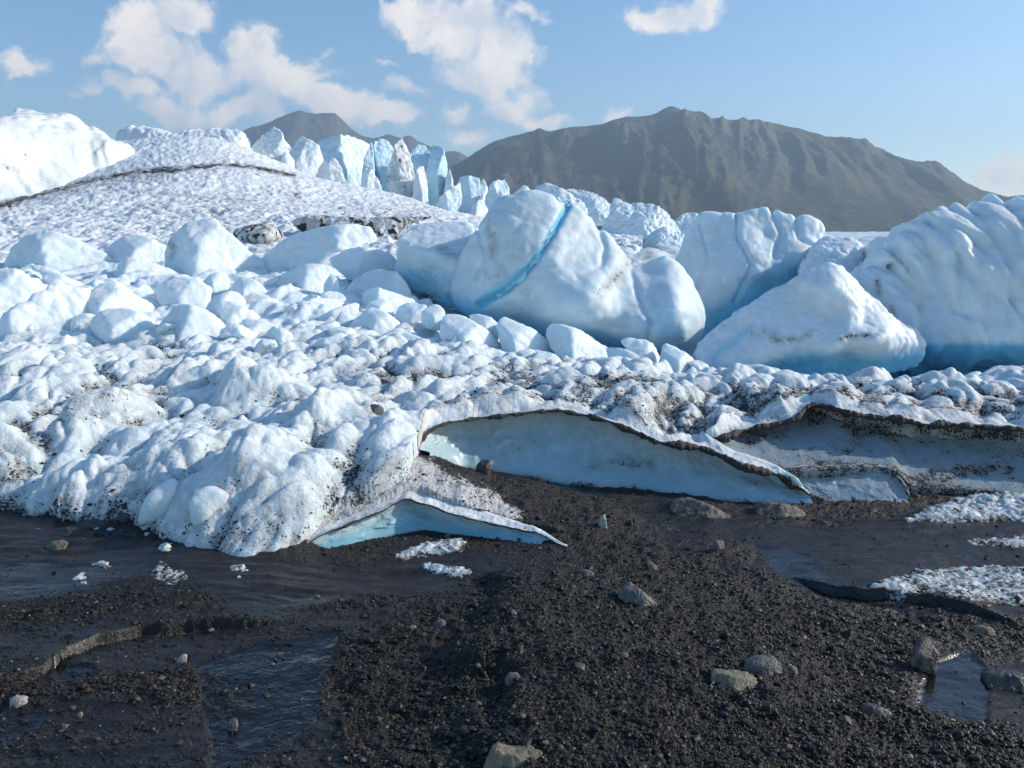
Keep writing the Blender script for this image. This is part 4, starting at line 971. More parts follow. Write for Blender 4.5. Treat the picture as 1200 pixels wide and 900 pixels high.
TW = [  # label, outline, Y, dirt, blue
 ('leftmost pale pinnacle of the skyline group, beside the low cliff', [(296, 195), (298, 172), (305, 160), (312, 152), (318, 150), (325, 154), (330, 166), (338, 176), (340, 205), (320, 210)], 82, .0, .0),
 ('blunt pale ice tower between the first pinnacle and the dark capped fin', [(335, 215), (340, 180), (346, 168), (352, 164), (362, 168), (370, 176), (374, 190), (375, 222), (350, 222)], 80, .0, .05),
 ('narrow pale spur at the foot of the blunt tower', [(330, 215), (331, 190), (336, 180), (342, 188), (345, 218)], 77, .0, .05),
 ('small slanting fin with a dark cap, right of the blunt tower', [(368, 225), (376, 200), (386, 190), (392, 189), (398, 200), (403, 214), (402, 225), (380, 226)], 76, .12, .1),
 ('broad smooth ice wall behind the towers', [(372, 222), (374, 180), (382, 172), (400, 166), (425, 163), (440, 165), (455, 190), (455, 232), (400, 232)], 98, .0, .25),
 ('thin blade of ice tipped highest left of the tower group', [(424, 228), (427, 190), (428, 170), (431, 158), (434, 162), (437, 185), (438, 228)], 88, .0, .35),
 ('hunched tower just right of the thin blade', [(436, 232), (437, 178), (441, 166), (448, 164), (455, 168), (460, 176), (462, 232)], 90, .0, .45),
 ('dirty speckled spire in the middle of the tower group', [(452, 236), (458, 200), (464, 178), (468, 165), (472, 165), (476, 176), (482, 198), (486, 238)], 84, .30, .0),
 ('tall rounded blue tower right of the speckled spire', [(478, 240), (480, 185), (484, 172), (490, 167), (498, 168), (503, 180), (504, 240)], 88, .0, .45),
 ('smooth blue tower at the right end of the tall group', [(500, 240), (501, 178), (505, 169), (512, 170), (519, 178), (523, 195), (524, 215), (518, 240)], 87, .0, .5),
 ('pair topping stub of ice in front of the hunched tower', [(420, 226), (425, 208), (430, 200), (436, 202), (441, 212), (445, 226), (430, 230)], 74, .0, .1),
 ('slim white pillar in front of the tall rounded blue tower', [(484, 240), (487, 212), (491, 198), (496, 196), (500, 214), (501, 242)], 82, .0, .0),
 ('low leaning wedge right of the tall towers', [(508, 250), (518, 234), (528, 222), (538, 214), (540, 232), (534, 252)], 76, .0, .15),
 ('squarish notched tower above the squat block', [(534, 262), (536, 225), (541, 212), (552, 210), (560, 213), (562, 240), (560, 262)], 80, .0, .4),
 ('little white point beside the notched tower', [(560, 250), (562, 220), (566, 212), (570, 222), (571, 250)], 84, .0, .0),
 ('leaning square topped tower left of the veined block summit', [(568, 262), (570, 232), (576, 218), (588, 210), (593, 210), (596, 224), (596, 262)], 78, .0, .25),
 ('rounded stub under the notched tower', [(552, 262), (556, 240), (566, 235), (572, 245), (573, 265)], 70, .0, .15),
 ('small nub of ice touching the veined block summit', [(598, 240), (606, 226), (614, 219), (620, 224), (622, 245)], 74, .0, .1)]
for i, (lb, ol, Y, di, bl) in enumerate(TW):
    c_ = np.array(ol, float).mean(0); yb_ = max(b for _, b in ol); ol = [(c_[0] + (a - c_[0]) * 1.22, yb_ + (b - yb_) * 1.10) for a, b in ol]
    block('ice_tower', lb, 'ice tower', ol, Y, 400 + i, T=max(2.2, (max(a for a, _ in ol) - min(a for a, _ in ol)) * Y / F * .8), k=.09, mat='tower_ice', amp=.05, amp2=.006, lean=.25, tl=[.9, .5, 1.3, .7][i % 4], tr=[.5, 1.2, .8, .6, 1.5][i % 5], ridge=[.35, .6, .5, .7][i % 4], group=TG, dirt=di, smooth=0, cut=False, freq=.8,
          flute=(.12, .8, (.08, -1)), blue=(lambda q: (lambda px, py, x, y, z, n: q + .25 * n - .05))(bl), res=Y / F * .9)
for i, (lb, ol, Y, bl) in enumerate([
 ('tall sliver of blue ice behind the left pinnacles', [(318, 205), (321, 170), (327, 160), (333, 166), (338, 205)], 88, .35),
 ('crooked fin of ice behind the slanting dark capped fin', [(388, 215), (390, 182), (397, 174), (403, 180), (410, 215)], 92, .3),
 ('deep blue slab filling the gap behind the speckled spire', [(458, 232), (462, 182), (470, 174), (482, 180), (486, 232)], 95, .6),
 ('thin needle at the far right end of the tall tower group', [(520, 240), (523, 205), (527, 196), (531, 210), (533, 240)], 86, .3),
 ('short pale tooth in front of the broad smooth wall', [(404, 228), (407, 212), (412, 204), (418, 212), (421, 230)], 78, .05)]):
    block('ice_tower', lb, 'ice tower', ol, Y, 480 + i, T=2.4, k=.09, mat='tower_ice', amp=.05, amp2=.006, lean=.25, tl=.8, tr=.9, group=TG, smooth=0, cut=False, freq=.8, flute=(.12, .8, (.08, -1)),
          blue=(lambda q: (lambda px, py, x, y, z, n: q + .25 * n - .05))(bl), res=Y / F * .9)
IG = 'jagged ice hummocks beyond the veined block'
HM = [('sunlit rounded hummock just behind the veined block summit', [(615, 250), (618, 225), (628, 214), (640, 211), (652, 216), (668, 226), (690, 240), (690, 260)], 62),
 ('long white crest of ice right of the summit, sloping down', [(650, 255), (655, 222), (670, 217), (688, 219), (705, 230), (722, 242), (735, 262), (690, 265)], 68),
 ('sharp little peak on the long white crest', [(712, 262), (716, 232), (721, 226), (732, 232), (742, 240), (748, 265)], 60),
 ('wide shadowed hummock with a white shoulder, middle of the far ice', [(700, 300), (706, 262), (718, 245), (732, 233), (748, 230), (770, 236), (790, 252), (800, 268), (805, 300)], 48),
 ('low snowy lump at the foot of the wide hummock', [(740, 300), (755, 278), (775, 262), (795, 268), (812, 300)], 40),
 ('flat topped hummock left of the tall slab', [(780, 300), (788, 262), (800, 247), (815, 246), (835, 250), (840, 300)], 66)]
for i, (lb, ol, Y) in enumerate(HM):
    block('ice_hummock', lb, 'ice hummock', ol, Y, 440 + i, k=.22, mat='tower_ice', amp=.055, amp2=.01, freq=1.1, lean=.5, group=IG, ridge=.6, tl=.3, tr=.6, smooth=1, blue=lambda px, py, x, y, z, n: .10 + .3 * n, res=Y / F)
# dirty cliff at the foot of the dome
def dirty(lb, ol, Y, sd, T=1.6):
    block('dirty_ice_bank', lb, 'ice bank', ol, Y, sd, T=T, k=.18, mat='hill_ice', amp=.06, amp2=.02, freq=1.4, dirt=.62, lean=.2, tl=.1, tr=.1)
dirty('long black streaked bank under the right end of the dome', [(336, 258), (345, 252), (380, 250), (420, 254), (470, 252), (508, 250), (512, 256), (480, 262), (470, 285), (430, 290), (400, 285), (345, 270)], 21, 51)
dirty('small grey stained bank beside the pointed white block', [(262, 285), (272, 270), (295, 262), (315, 262), (322, 275), (318, 285), (290, 290)], 19.5, 52)
dirty('black hollow bank behind the humped block on the right', [(1022, 300), (1032, 288), (1050, 288), (1060, 300), (1045, 312), (1025, 310)], 16, 53, 1.)

# ------------------------------------------------------------------ mountains
def mountain(name, crest, Y, depth, base_py, mat, seed, gamp, nx=520, ny=220, gl=55., back=.6):
    c = spline(np.array(crest, float), nx); cw = np.array([P(a, b, Y) for a, b in c])
    base = CZ + (290 - base_py) * Y / F
    X = cw[:, 0][None]; hz = (cw[:, 2] - base)[None]
    s = np.concatenate([np.linspace(-back, 0, ny // 4, endpoint=False), np.linspace(0, 1, ny - ny // 4)])[:, None]
    prof = np.where(s < 0, 1 + s / back, (1 - s) ** 1.12)
    Xs = X + 0 * s; Ys = Y - s * depth * (.35 + .65 * hz / hz.max())
    # ribs and gullies running down the face, gathering downwards
    wx = Xs + 60 * fbm(Xs / 260, s * 1.4, 0, 3, seed) + .20 * (Y - Ys) * np.sin(Xs / 210.)
    rb_ = 1 - np.abs(noise3(wx / gl / 1.9, s * .9, 1, seed + 2)) * 2
    rb2 = 1 - np.abs(noise3(wx / gl * 1.4, s * 2.6, 1, seed + 3)) * 2
    rb3 = 1 - np.abs(noise3(wx / gl * 3.6, s * 7, 1, seed + 4)) * 2
    k = sstep(-.05, .15, s) * (1 - sstep(.8, 1.05, s)) * np.clip(.75 + 1.5 * fbm(Xs / 170, s * 2.2, 5, 3, seed + 8), .15, 1.8)
    zz = base + hz * prof + gamp * (rb_ * .75 + rb2 * .36 + rb3 * .14) * k * sstep(0, 60, hz) + 4.5 * fbm(Xs / 22, Ys / 22, 0, 4, seed + 5) * sstep(5, 60, hz) * (.35 + k)
    gl_ = sstep(.1, .9, -rb2 + .2) * k + .8 * sstep(.55, .9, rb_) * k
    o = make_mesh(name, np.stack([Xs, Ys, zz], -1).reshape(-1, 3), grid_faces(*Xs.shape), M[mat], attrs={'gully': np.clip(gl_, 0, 1)})
    tag(o, kind='structure')
R_CREST = [(440, 280), (490, 238), (525, 203), (545, 188), (560, 178), (585, 166), (610, 158), (625, 154), (632, 151), (645, 155), (660, 152), (680, 150), (705, 147), (718, 142), (735, 138), (752, 137), (768, 134), (778, 128), (787, 125), (796, 129), (806, 133), (818, 138), (836, 141), (860, 142), (885, 142), (915, 147), (945, 155), (975, 164), (1010, 176), (1040, 181), (1065, 190), (1090, 200), (1115, 212), (1140, 224), (1165, 238), (1200, 262), (1250, 290), (1330, 320)]
mountain('mountain', R_CREST, 1500, 620, 300, 'mountain', 600, 23.)
B_CREST = [(200, 230), (240, 195), (270, 165), (290, 152), (305, 148), (318, 143), (330, 137), (342, 133), (352, 131), (365, 134), (380, 134), (392, 134), (402, 142), (412, 152), (425, 160), (440, 162), (455, 158), (468, 162), (480, 160), (492, 167), (505, 172), (518, 178), (535, 178), (550, 186), (575, 200), (620, 225), (700, 260)]
mountain('far_mountain', B_CREST, 2200, 450, 300, 'peak', 640, 18., nx=380, ny=140, gl=70.)

# ------------------------------------------------------------------ thin blue air over the valley
hz = bpy.data.materials.new('haze'); hz.use_nodes = True; t = NT(hz.node_tree); t.n.remove(t.n['Principled BSDF'])
pv = t.new('ShaderNodeVolumePrincipled'); pv.inputs['Color'].default_value = (.56, .77, 1.0, 1); pv.inputs['Density'].default_value = 3.6e-4; pv.inputs['Anisotropy'].default_value = .2
t.link(pv.outputs[0], t.n['Material Output'].inputs['Volume'])
bx = [(-2600, -60, -30), (2600, -60, -30), (2600, 2650, -30), (-2600, 2650, -30), (-2600, -60, 395), (2600, -60, 395), (2600, 2650, 395), (-2600, 2650, 395)]
o = make_mesh('haze', bx, [(3, 2, 1, 0), (4, 5, 6, 7), (0, 1, 5, 4), (1, 2, 6, 5), (2, 3, 7, 6), (3, 0, 4, 7)], hz, smooth=False); tag(o, kind='stuff')
# ------------------------------------------------------------------ the field of smaller blocks
LG = 'rounded ice blocks heaped between the front slope and the hill'
def grow(ol, dn):
    a = np.array(ol, float); y0_, y1_ = a[:, 1].min(), a[:, 1].max(); H = y1_ - y0_
    a[:, 1] += dn * H * sstep(.55, 1., (a[:, 1] - y0_) / H); cx0 = a[:, 0].mean()
    if dn > .2: a[:, 0] = cx0 + (a[:, 0] - cx0) * (1 + .30 * sstep(.35, 1., (a[:, 1] - y0_) / H))
    return [tuple(q) for q in a]
for i, (lb, Y, ol, kw) in enumerate(LB):
    kw = dict(kw); c_ = np.array(ol, float).mean(0); ol = [tuple((np.array(q) - c_) * (1.13, 1.10) + c_) for q in ol]; wd_ = min(max(a for a, _ in ol) - min(a for a, _ in ol), max(b for _, b in ol) - min(b for _, b in ol)) * Y / F
    kw.setdefault('k', .085 * wd_); kw.setdefault('amp', .034); kw.setdefault('amp2', .005); kw.setdefault('freq', .75); kw['tr'] = max(kw.get('tr', 0), .75 + .5 * ((i * 37) % 10) / 10); kw['tl'] = max(kw.get('tl', 0), .4 + .8 * ((i * 53) % 10) / 10)
    block('ice_block', lb, 'ice block', grow(ol, .30), Y, 700 + i, group=LG, **{**dict(T=None, lean=.5), **kw})
FB = [
 ('smooth rounded block above the shaded right ledge, left of its peak', 6.75, [(850, 468), (858, 453), (875, 441), (895, 436), (915, 439), (934, 450), (952, 458), (948, 474), (927, 490), (885, 496), (853, 486)], dict(streaks=[([(885, 445), (910, 450), (925, 458)], 8, .45)], T=.5, ridge=.4, lean=.6)),
 ('little smooth lump at the foot of the rounded block, above the ledge', 6.1, [(883, 490), (888, 483), (897, 481), (911, 484), (912, 497), (886, 500)], dict(T=.12)),
 ('grey dusty wedge of ice behind the right end of the middle ledge', 7.0, [(753, 482), (760, 460), (767, 444), (786, 444), (806, 449), (812, 470), (815, 500), (795, 506), (765, 492)], dict(dirt=.22, T=.4, ridge=.3, tr=.25, streaks=[([(758, 470), (768, 448), (800, 448)], 6, .4)])),
 ('steep pale wedge with a dusty top, right of the grey wedge', 6.8, [(811, 458), (817, 447), (826, 441), (838, 450), (849, 465), (862, 495), (850, 512), (818, 505)], dict(dirt=.02, T=.4, ridge=.3, tr=.3, streaks=[([(815, 450), (826, 444), (822, 470)], 7, .5)])),
 ('egg shaped block of clean ice at the foot of the left slope', 4.62, [(161, 602), (166, 588), (173, 573), (184, 563), (193, 562), (203, 571), (210, 592), (210, 606), (165, 608)], dict(T=.20, k=.05, amp=.02, ridge=.5)),
 ('rounded triangular block of clean ice right of the egg shaped block', 4.47, [(219, 588), (223, 576), (232, 570), (246, 571), (266, 579), (271, 588), (260, 606), (240, 618), (226, 612)], dict(T=.18, k=.04, amp=.015, ridge=.45)),
]
for i, (lb, Y, ol, kw) in enumerate(FB):
    block('ice_block', lb, 'ice block', grow(ol, .15), Y, 800 + i, **kw)
# small lumps of ice lying between the larger blocks: a few shapes, many copies
protos = []
for q in range(6):
    r_ = np.random.default_rng(60 + q); w0, h0 = 26 + 10 * r_.random(), 18 + 8 * r_.random()
    an = np.sort(r_.uniform(0, 6.283, 7)); ol = [(300 + w0 * math.cos(a) * r_.uniform(.8, 1.1), 380 + h0 * math.sin(a) * r_.uniform(.8, 1.1)) for a in an]
    o_, _ = block('ice_lump', 'small rounded lump of ice wedged between the larger blocks', 'ice lump', ol, 10, 860 + q, k=.05, amp=.05, freq=.9, tl=.6, tr=.9, lean=.6, group='small ice lumps between the larger blocks')
    protos.append(o_)
r_ = np.random.default_rng(5); cnt_ = 0
REG = [(0, 330), (110, 325), (230, 350), (300, 330), (420, 340), (520, 360), (640, 392), (720, 402), (820, 432), (820, 446), (700, 440), (560, 424), (420, 415), (280, 420), (130, 408), (0, 404)]
first = [True] * 6
while cnt_ < 90:
    a_, b_ = r_.uniform(0, 820), r_.uniform(325, 446)
    if poly_sdf(np.array([a_]), np.array([b_]), REG)[0] > 0: continue
    Yq = 9.0
    for _ in range(12):
        q = P(a_, b_, Yq); zq = float(tps(q[0], q[1])); Yq = float(np.clip(Yq + (q[2] - zq) * 2.2, 8.2, 13.5))
    q = P(a_, b_, Yq); zq = float(slope_h(np.array([q[0]]), np.array([q[1]]))[0][0])
    k_ = cnt_ % 6; pr_ = protos[k_]
    o_ = pr_ if first[k_] else pr_.copy()
    if not first[k_]: COL.objects.link(o_)
    first[k_] = False
    s_ = r_.uniform(.35, 1.0) * .8
    o_.location = (q[0], q[1], zq - .10 * s_ - .03); o_.scale = (s_, s_, s_ * r_.uniform(.7, 1.1)); o_.rotation_euler = (r_.uniform(-.2, .2), r_.uniform(-.3, .3), r_.uniform(0, 6.28))
    cnt_ += 1

# crumbs of ice along the ragged front margin, on the mud
mp_ = []
for q in range(3):
    c_ = protos[q].data.copy(); c_.materials.clear(); c_.materials.append(M['slope_ice']); dv = np.full(len(c_.vertices), .62, np.float32); c_.attributes['dirt'].data.foreach_set('value', dv); mp_.append(c_)
for q in range(34):
    xq = r_.uniform(-4.2, -1.35); yq = float(edgeY(np.array([xq]))[0]) - abs(r_.normal(0, .10)) + .03
    if yq > 7: continue
    k_ = q % 3; o_ = protos[k_].copy(); o_.data = mp_[k_]; COL.objects.link(o_)
    o_['label'] = 'crumb of old snow lying on mud at the left ice front'; o_['group'] = 'crumbs of snow along the left ice front'; o_['category'] = 'snow lump'; o_.name = 'snow_lump'
    s_ = r_.uniform(.06, .17)
    o_.location = (xq, yq, -.02 * s_); o_.scale = (s_, s_, s_ * r_.uniform(.5, .9)); o_.rotation_euler = (0, 0, r_.uniform(0, 6.28))
# ------------------------------------------------------------------ stones one can point to
def surf_at(pxc, pyc):
    """height of the ground or slope under a picture point"""
    z0_ = 0.
    for _ in range(8):
        q = W(pxc, pyc, z0_); x, y = q[0], q[1]
        if y < 7.1: zg = float(ground_at(x, y)(GR[2]))
        else: zg = -1
        if y > edgeY(x) + .03:
            zs = float(slope_h(np.array([x]), np.array([y]))[0][0]); zg = max(zg, zs)
        z0_ = .5 * z0_ + .5 * zg
    return W(pxc, pyc, z0_)
def stone(name, label, outline, mat, cat='stone', T=.9, sd=0, group=None, k=.10, amp=.05, base=None):
    a = np.array(outline, float); cx = (a[:, 0].min() + a[:, 0].max()) / 2; by = a[:, 1].max() if base is None else base
    q = surf_at(cx, by - 1); Y = q[1]
    wid = (a[:, 0].max() - a[:, 0].min()) * Y / F; hgt = (a[:, 1].max() - a[:, 1].min()) * Y / F
    dp_ = max(wid * T * .6, hgt * .5)
    ol = grow(outline, .15)
    o, _ = block(name, label, cat, ol, Y + dp_ * .4, 900 + sd, T=dp_, k=k * min(wid, hgt) * 1.2, mat=mat, amp=amp, amp2=.03, lean=.7, group=group, smooth=1, freq=1.2, res=max(Y / F * .8, wid / 60), tl=.3, tr=.3)
    return o
ST = [
 ('flat tan stone with a straight lit top, largest on the gravel', [(833, 795), (845, 791), (870, 793), (891, 796), (891, 806), (872, 812), (860, 808), (834, 807)], 'stone_tan'),
 ('grey slab stone just behind the flat tan stone', [(868, 787), (880, 778), (893, 773), (915, 774), (919, 783), (912, 795), (890, 791)], 'stone_grey'),
 ('small pale stone right of the grey slab stone', [(925, 785), (930, 780), (937, 784), (935, 790), (926, 790)], 'stone_grey'),
 ('thin tilted slab standing out of the gravel, centre right', [(722, 699), (738, 686), (748, 688), (775, 709), (773, 713), (748, 706), (725, 704)], 'stone_grey'),
 ('small tan sliver behind the thin tilted slab', [(757, 660), (763, 658), (771, 664), (770, 670), (760, 666)], 'stone_tan'),
 ('smooth oval grey pebble in the middle of the gravel', [(590, 797), (597, 790), (608, 791), (613, 798), (608, 803), (593, 802)], 'stone_grey'),
 ('flat grey chip left of the gravel terrace edge', [(506, 731), (516, 727), (524, 730), (520, 736), (509, 736)], 'stone_grey'),
 ('white pebble in the dark channel mud at left', [(205, 774), (212, 767), (219, 770), (218, 777), (209, 779)], 'stone_white'),
 ('pale stone lying at the mouth of the channel, left edge', [(7, 822), (12, 817), (24, 819), (31, 825), (27, 832), (13, 831)], 'stone_white'),
 ('flat grey stone sunk in the mud at lower left', [(265, 846), (275, 842), (279, 850), (277, 859), (266, 857)], 'stone_grey'),
 ('small greenish stone in the lower left gravel', [(88, 838), (94, 834), (97, 840), (92, 843)], 'stone_tan'),
 ('dark flat stone put in for a dark hole, lower right', [(1010, 833), (1028, 828), (1048, 835), (1046, 843), (1025, 846), (1012, 842)], 'stone_dark'),  # added body standing in for a dark hole in the ground
 ('grey brown stone resting on the snow above the middle ledge', [(421, 481), (426, 474), (442, 473), (451, 479), (450, 486), (428, 486)], 'stone_grey'),
 ('black angular rock at the left shoulder of the middle ledge', [(585, 477), (589, 471), (596, 470), (603, 476), (603, 482), (592, 484), (586, 482)], 'stone_dark'),
 ('black rock lump where the left snow meets the mud', [(127, 607), (132, 601), (144, 601), (153, 605), (150, 612), (130, 613)], 'stone_dark'),
 ('low dark rock at the snow edge, left of the black lump', [(84, 616), (95, 611), (120, 612), (124, 618), (112, 622), (88, 621)], 'stone_dark'),
 ('flat dark rock in the mud below the snow edge, far left', [(60, 624), (72, 618), (88, 620), (96, 627), (80, 630), (62, 629)], 'stone_dark'),
 ('small dark rock below the egg shaped ice block', [(176, 621), (182, 616), (192, 618), (195, 625), (184, 628), (177, 627)], 'stone_dark'),
 ('round dark stone on the snow near the left tip of the turquoise ledge', [(323, 616), (328, 611), (336, 614), (337, 620), (329, 622)], 'stone_dark'),
 ('dark rock in the hollow under the middle ledge', [(556, 548), (562, 540), (574, 538), (578, 546), (574, 556), (560, 556)], 'stone_dark'),
 ('tan lump of silt in the left mud', [(50, 640), (58, 635), (68, 634), (79, 641), (70, 647), (54, 646)], 'stone_brown'),
 ('pale ragged bank of silt beside the right puddle', [(1070, 782), (1078, 762), (1088, 752), (1103, 750), (1103, 772), (1096, 786), (1084, 794), (1072, 794)], 'stone_brown'),
 ('pale brown ice cored hump under the right end of the middle ledge', [(884, 603), (893, 592), (912, 589), (936, 594), (948, 603), (936, 609), (892, 609)], 'stone_brown'),
 ('rough brown hump left of the pale ice cored hump', [(782, 600), (795, 588), (815, 586), (838, 594), (860, 605), (846, 612), (800, 608)], 'stone_brown'),
 ('small pale stone at the foot of the ice cored hump', [(835, 640), (840, 633), (850, 634), (852, 641), (842, 646)], 'stone_brown'),
 ('tiny pale horn of ice over the dark hollow', [(701, 617), (703, 606), (712, 602), (717, 601), (710, 609), (712, 619), (705, 622)], 'stone_white'),
 ('tan splintered slab cut by the bottom edge of the picture', [(563, 905), (570, 890), (582, 884), (596, 888), (634, 886), (641, 890), (622, 900), (620, 908)], 'stone_tan'),
 ('grey pebble above the splintered slab', [(652, 880), (656, 873), (662, 876), (661, 883), (654, 884)], 'stone_grey'),
 ('ochre stone on the right rim of the gravel below the snow strip', [(1142, 742), (1150, 735), (1166, 736), (1170, 743), (1156, 747), (1144, 747)], 'stone_brown'),
 ('small pale stone beside the big shadow of the terrace', [(555, 826), (560, 822), (566, 825), (565, 830), (557, 830)], 'stone_grey'),
 ('long grey pebble halfway up the terrace gravel', [(676, 672), (683, 668), (694, 670), (698, 674), (688, 677), (678, 676)], 'stone_grey'),
 ('tan pebble on the gravel left of the flat tan stone', [(726, 769), (732, 765), (738, 768), (735, 773), (728, 773)], 'stone_tan'),
 ('dark block of frozen mud right of the puddle', [(1158, 808), (1165, 797), (1185, 793), (1222, 797), (1228, 810), (1190, 817), (1165, 815)], 'stone_dark'),
]
for i, (lb, ol, mt) in enumerate(ST):
    stone('rock', lb, ol, mt, sd=i, cat='rock')
r_ = np.random.default_rng(55)
# thin crusts of old snow lying on the mud
def patch(label, outline, h, seed, dirt=.2, n=90):
    a = smooth_poly(outline, 2); g = np.array([surf_at(x, y)[:2] for x, y in a])
    x0, y0_ = g.min(0) - .03; x1, y1_ = g.max(0) + .03
    nx = int(np.clip((x1 - x0) / .007, 20, 420)); ny = int(np.clip((y1_ - y0_) / .007, 14, 160))
    X, Y = np.meshgrid(np.linspace(x0, x1, nx), np.linspace(y0_, y1_, ny))
    d = -poly_sdf(X, Y, g) + .05 * fbm(X * 9, Y * 9, 0, 4, seed)
    wv = min(.12, .5 * (y1_ - y0_))
    zg = np.array([ground_at(x, y)(GR[2]) for x, y in zip(X.ravel(), Y.ravel())]).reshape(X.shape)
    hh = h * sstep(0, wv, d) ** .6 * (.6 + .7 * billow(X * 9, Y * 9, 0, 3, seed + 2)) + .012 * noise3(X * 30, Y * 30, 0, seed)
    hh = np.where(d > 0, hh + .002, -.03)
    Fc = grid_faces(ny, nx); keep = (d.ravel()[Fc] > -.03).any(1)
    Fc = Fc[keep]; used = np.unique(Fc); mp = np.full(nx * ny, -1); mp[used] = np.arange(len(used))
    V = np.stack([X, Y, zg + hh], -1).reshape(-1, 3)[used]
    di = (dirt + .35 * fbm(X * 7, Y * 7, 1, 3, seed + 4) + .4 * (1 - sstep(0, .05, d))).ravel()[used]
    # underside, so the crust is a closed body
    nV = len(V); V2 = V.copy(); V2[:, 2] = zg.ravel()[used] - .05
    E = np.concatenate([Fc[:, [0, 1]], Fc[:, [1, 2]], Fc[:, [2, 3]], Fc[:, [3, 0]]]); es = {}
    ky = [tuple(e) for e in E.tolist()]; st_ = set(ky)
    side = [(mp[b_], mp[a_], mp[a_] + nV, mp[b_] + nV) for a_, b_ in ky if (b_, a_) not in st_]
    Q = np.concatenate([mp[Fc], mp[Fc][:, ::-1] + nV, np.array(side)])
    o = make_mesh('snow_crust', np.concatenate([V, V2]), Q, M['slope_ice'], attrs={'dirt': np.clip(np.concatenate([di, di]), 0, 1), 'blue': np.full(2 * nV, .05)})
    tag(o, label, 'snow patch')
patch('long white strip of old snow on the mud at the right edge', [(1013, 687), (1033, 680), (1067, 671), (1100, 664), (1200, 662), (1340, 667), (1340, 716), (1200, 712), (1167, 708), (1117, 700), (1083, 694), (1040, 696)], .022, 31, .80)
patch('white crust of snow under the shaded ledge at the right edge', [(1052, 612), (1075, 600), (1110, 586), (1150, 580), (1200, 572), (1340, 566), (1340, 612), (1200, 611), (1120, 613)], .035, 32, .68)
patch('thin streak of snow between the two right hand crusts', [(1125, 636), (1150, 630), (1200, 627), (1330, 626), (1330, 640), (1200, 642), (1150, 640)], .010, 33, .8)
patch('patch of crusty snow in front of the turquoise ledge', [(460, 654), (470, 645), (500, 634), (540, 630), (551, 638), (543, 648), (500, 652), (470, 657)], .016, 34, .7)
patch('narrow white snow streak at the top of the gravel terrace', [(488, 662), (500, 657), (527, 662), (556, 669), (550, 677), (523, 677), (500, 669)], .016, 35, .55)
patch('small ragged snow scrap in the left mud', [(176, 668), (190, 660), (206, 666), (219, 680), (200, 688), (180, 678)], .010, 36, .8)
patch('tiny snow scrap left of the ragged one', [(106, 663), (118, 655), (136, 662), (122, 667)], .012, 37, .6)
patch('little white wedge of snow on the left mud', [(87, 679), (93, 671), (105, 681), (100, 685), (90, 685)], .012, 38, .4)

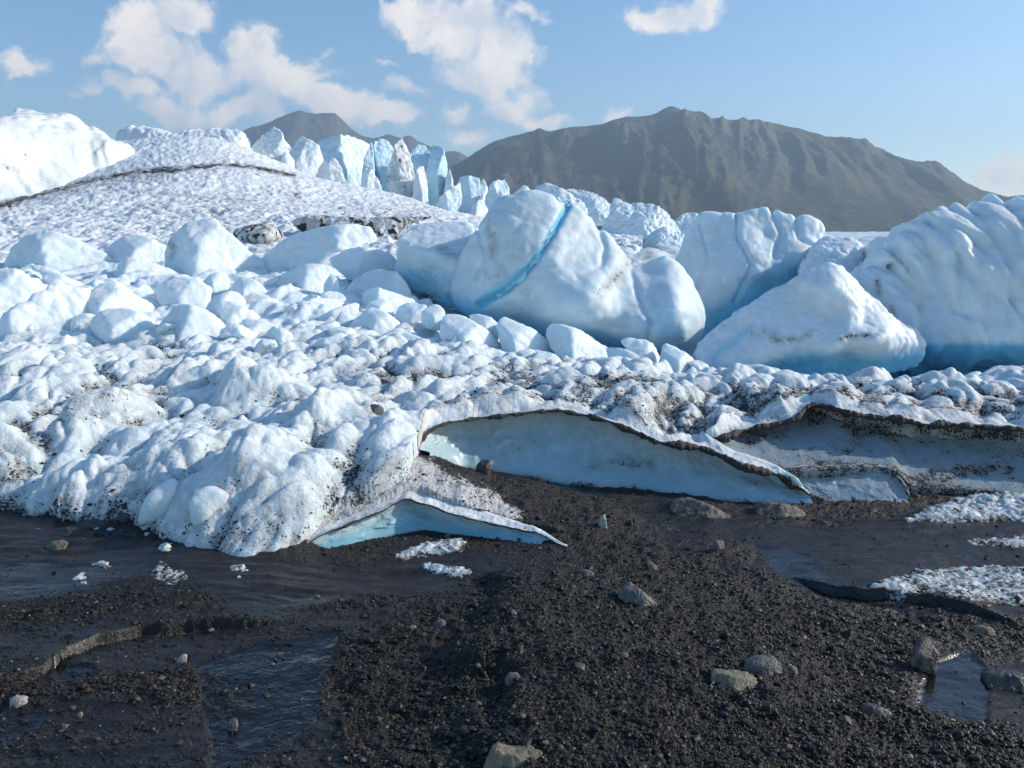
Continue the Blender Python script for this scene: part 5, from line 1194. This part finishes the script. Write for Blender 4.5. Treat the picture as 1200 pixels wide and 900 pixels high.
# ------------------------------------------------------------------ loose gravel
PH = (1 + 5 ** .5) / 2
IC = np.array([(-1, PH, 0), (1, PH, 0), (-1, -PH, 0), (1, -PH, 0), (0, -1, PH), (0, 1, PH), (0, -1, -PH), (0, 1, -PH), (PH, 0, -1), (PH, 0, 1), (-PH, 0, -1), (-PH, 0, 1)], float) / math.sqrt(1 + PH * PH)
IF = np.array([(0, 11, 5), (0, 5, 1), (0, 1, 7), (0, 7, 10), (0, 10, 11), (1, 5, 9), (5, 11, 4), (11, 10, 2), (10, 7, 6), (7, 1, 8), (3, 9, 4), (3, 4, 2), (3, 2, 6), (3, 6, 8), (3, 8, 9), (4, 9, 5), (2, 4, 11), (6, 2, 10), (8, 6, 7), (9, 8, 1)])
def pebbles(name, x, y, zg, size, tone, rg):
    n = len(x)
    V = IC[None] * (1 + rg.uniform(-.28, .28, (n, 12, 1)))
    sc3 = np.stack([rg.uniform(.7, 1.25, n), rg.uniform(.6, 1.0, n), rg.uniform(.3, .7, n)], 1) * size[:, None]
    V = V * sc3[:, None]
    ax = rg.normal(0, .45, (n, 2)); cz, sz = np.cos(a := rg.uniform(0, 6.283, n)), np.sin(a)
    cx_, sx_ = np.cos(ax[:, 0]), np.sin(ax[:, 0])
    y1_ = V[..., 1] * cx_[:, None] - V[..., 2] * sx_[:, None]; z1 = V[..., 1] * sx_[:, None] + V[..., 2] * cx_[:, None]
    X = V[..., 0] * cz[:, None] - y1_ * sz[:, None]; Yy = V[..., 0] * sz[:, None] + y1_ * cz[:, None]
    V = np.stack([X + x[:, None], Yy + y[:, None], z1 + (zg + .25 * size)[:, None]], -1).reshape(-1, 3)
    Fc = (IF[None] + (np.arange(n) * 12)[:, None, None]).reshape(-1, 3)
    o = make_mesh(name, V, Fc, M['pebble'], attrs={'tone': np.repeat(tone, 12)}, smooth=False)
    tag(o, kind='stuff')
rg = np.random.default_rng(99)
N = 260000
py_ = 560 + 380 * rg.random(N) ** .8; px_ = rg.uniform(-40, 1240, N)
dd = F * cp + (450 - py_) * sp; zz = -F * sp + (450 - py_) * cp; s_ = -CZ / zz
gx = (px_ - 600) * s_; gy = dd * s_
ok = (gy < 6.9) & (gy > 2.2); gx, gy, px_, py_ = gx[ok], gy[ok], px_[ok], py_[ok]
g = ground_at(gx, gy); zg = g(GR[2]); md = g(GR[3]); wt = g(GR[4]); ic_ = g(GR[5])
pr = (1 - .93 * np.clip(md, 0, 1)) * (1 - .8 * wt) * (1 - .85 * np.clip(ic_, 0, 1)) * (.35 + .65 * sstep(-.25, .15, fbm(gx * 3, gy * 3, 0, 3, 77)))
cov = gy > edgeY(gx) + .05
keep = (rg.random(len(gx)) < pr * .85) & ~cov
gx, gy, zg = gx[keep], gy[keep], zg[keep]
size = np.clip(.0031 * np.exp(rg.normal(0, .58, len(gx))), .0018, .026)
pebbles('gravel', gx, gy, zg, size, rg.random(len(gx)) ** 1.15, rg)
# grit and small stones lodged in the dirty belts of the ice
Xs_, Ys_, Zs_ = SLOPE_XY
sel = rg.random(Xs_.shape) < np.clip((SD - .42) * .16, 0, .05) * (Ys_ < 10) * (Ys_ > edgeY(Xs_) + .03)
gx, gy, zg = Xs_[sel], Ys_[sel], Zs_[sel]
size = np.clip(.006 * np.exp(rg.normal(0, .5, len(gx))), .003, .022) * (gy / 6)
pebbles('ice_grit', gx + rg.uniform(-.006, .006, len(gx)), gy, zg, size, rg.random(len(gx)) * .75, rg)
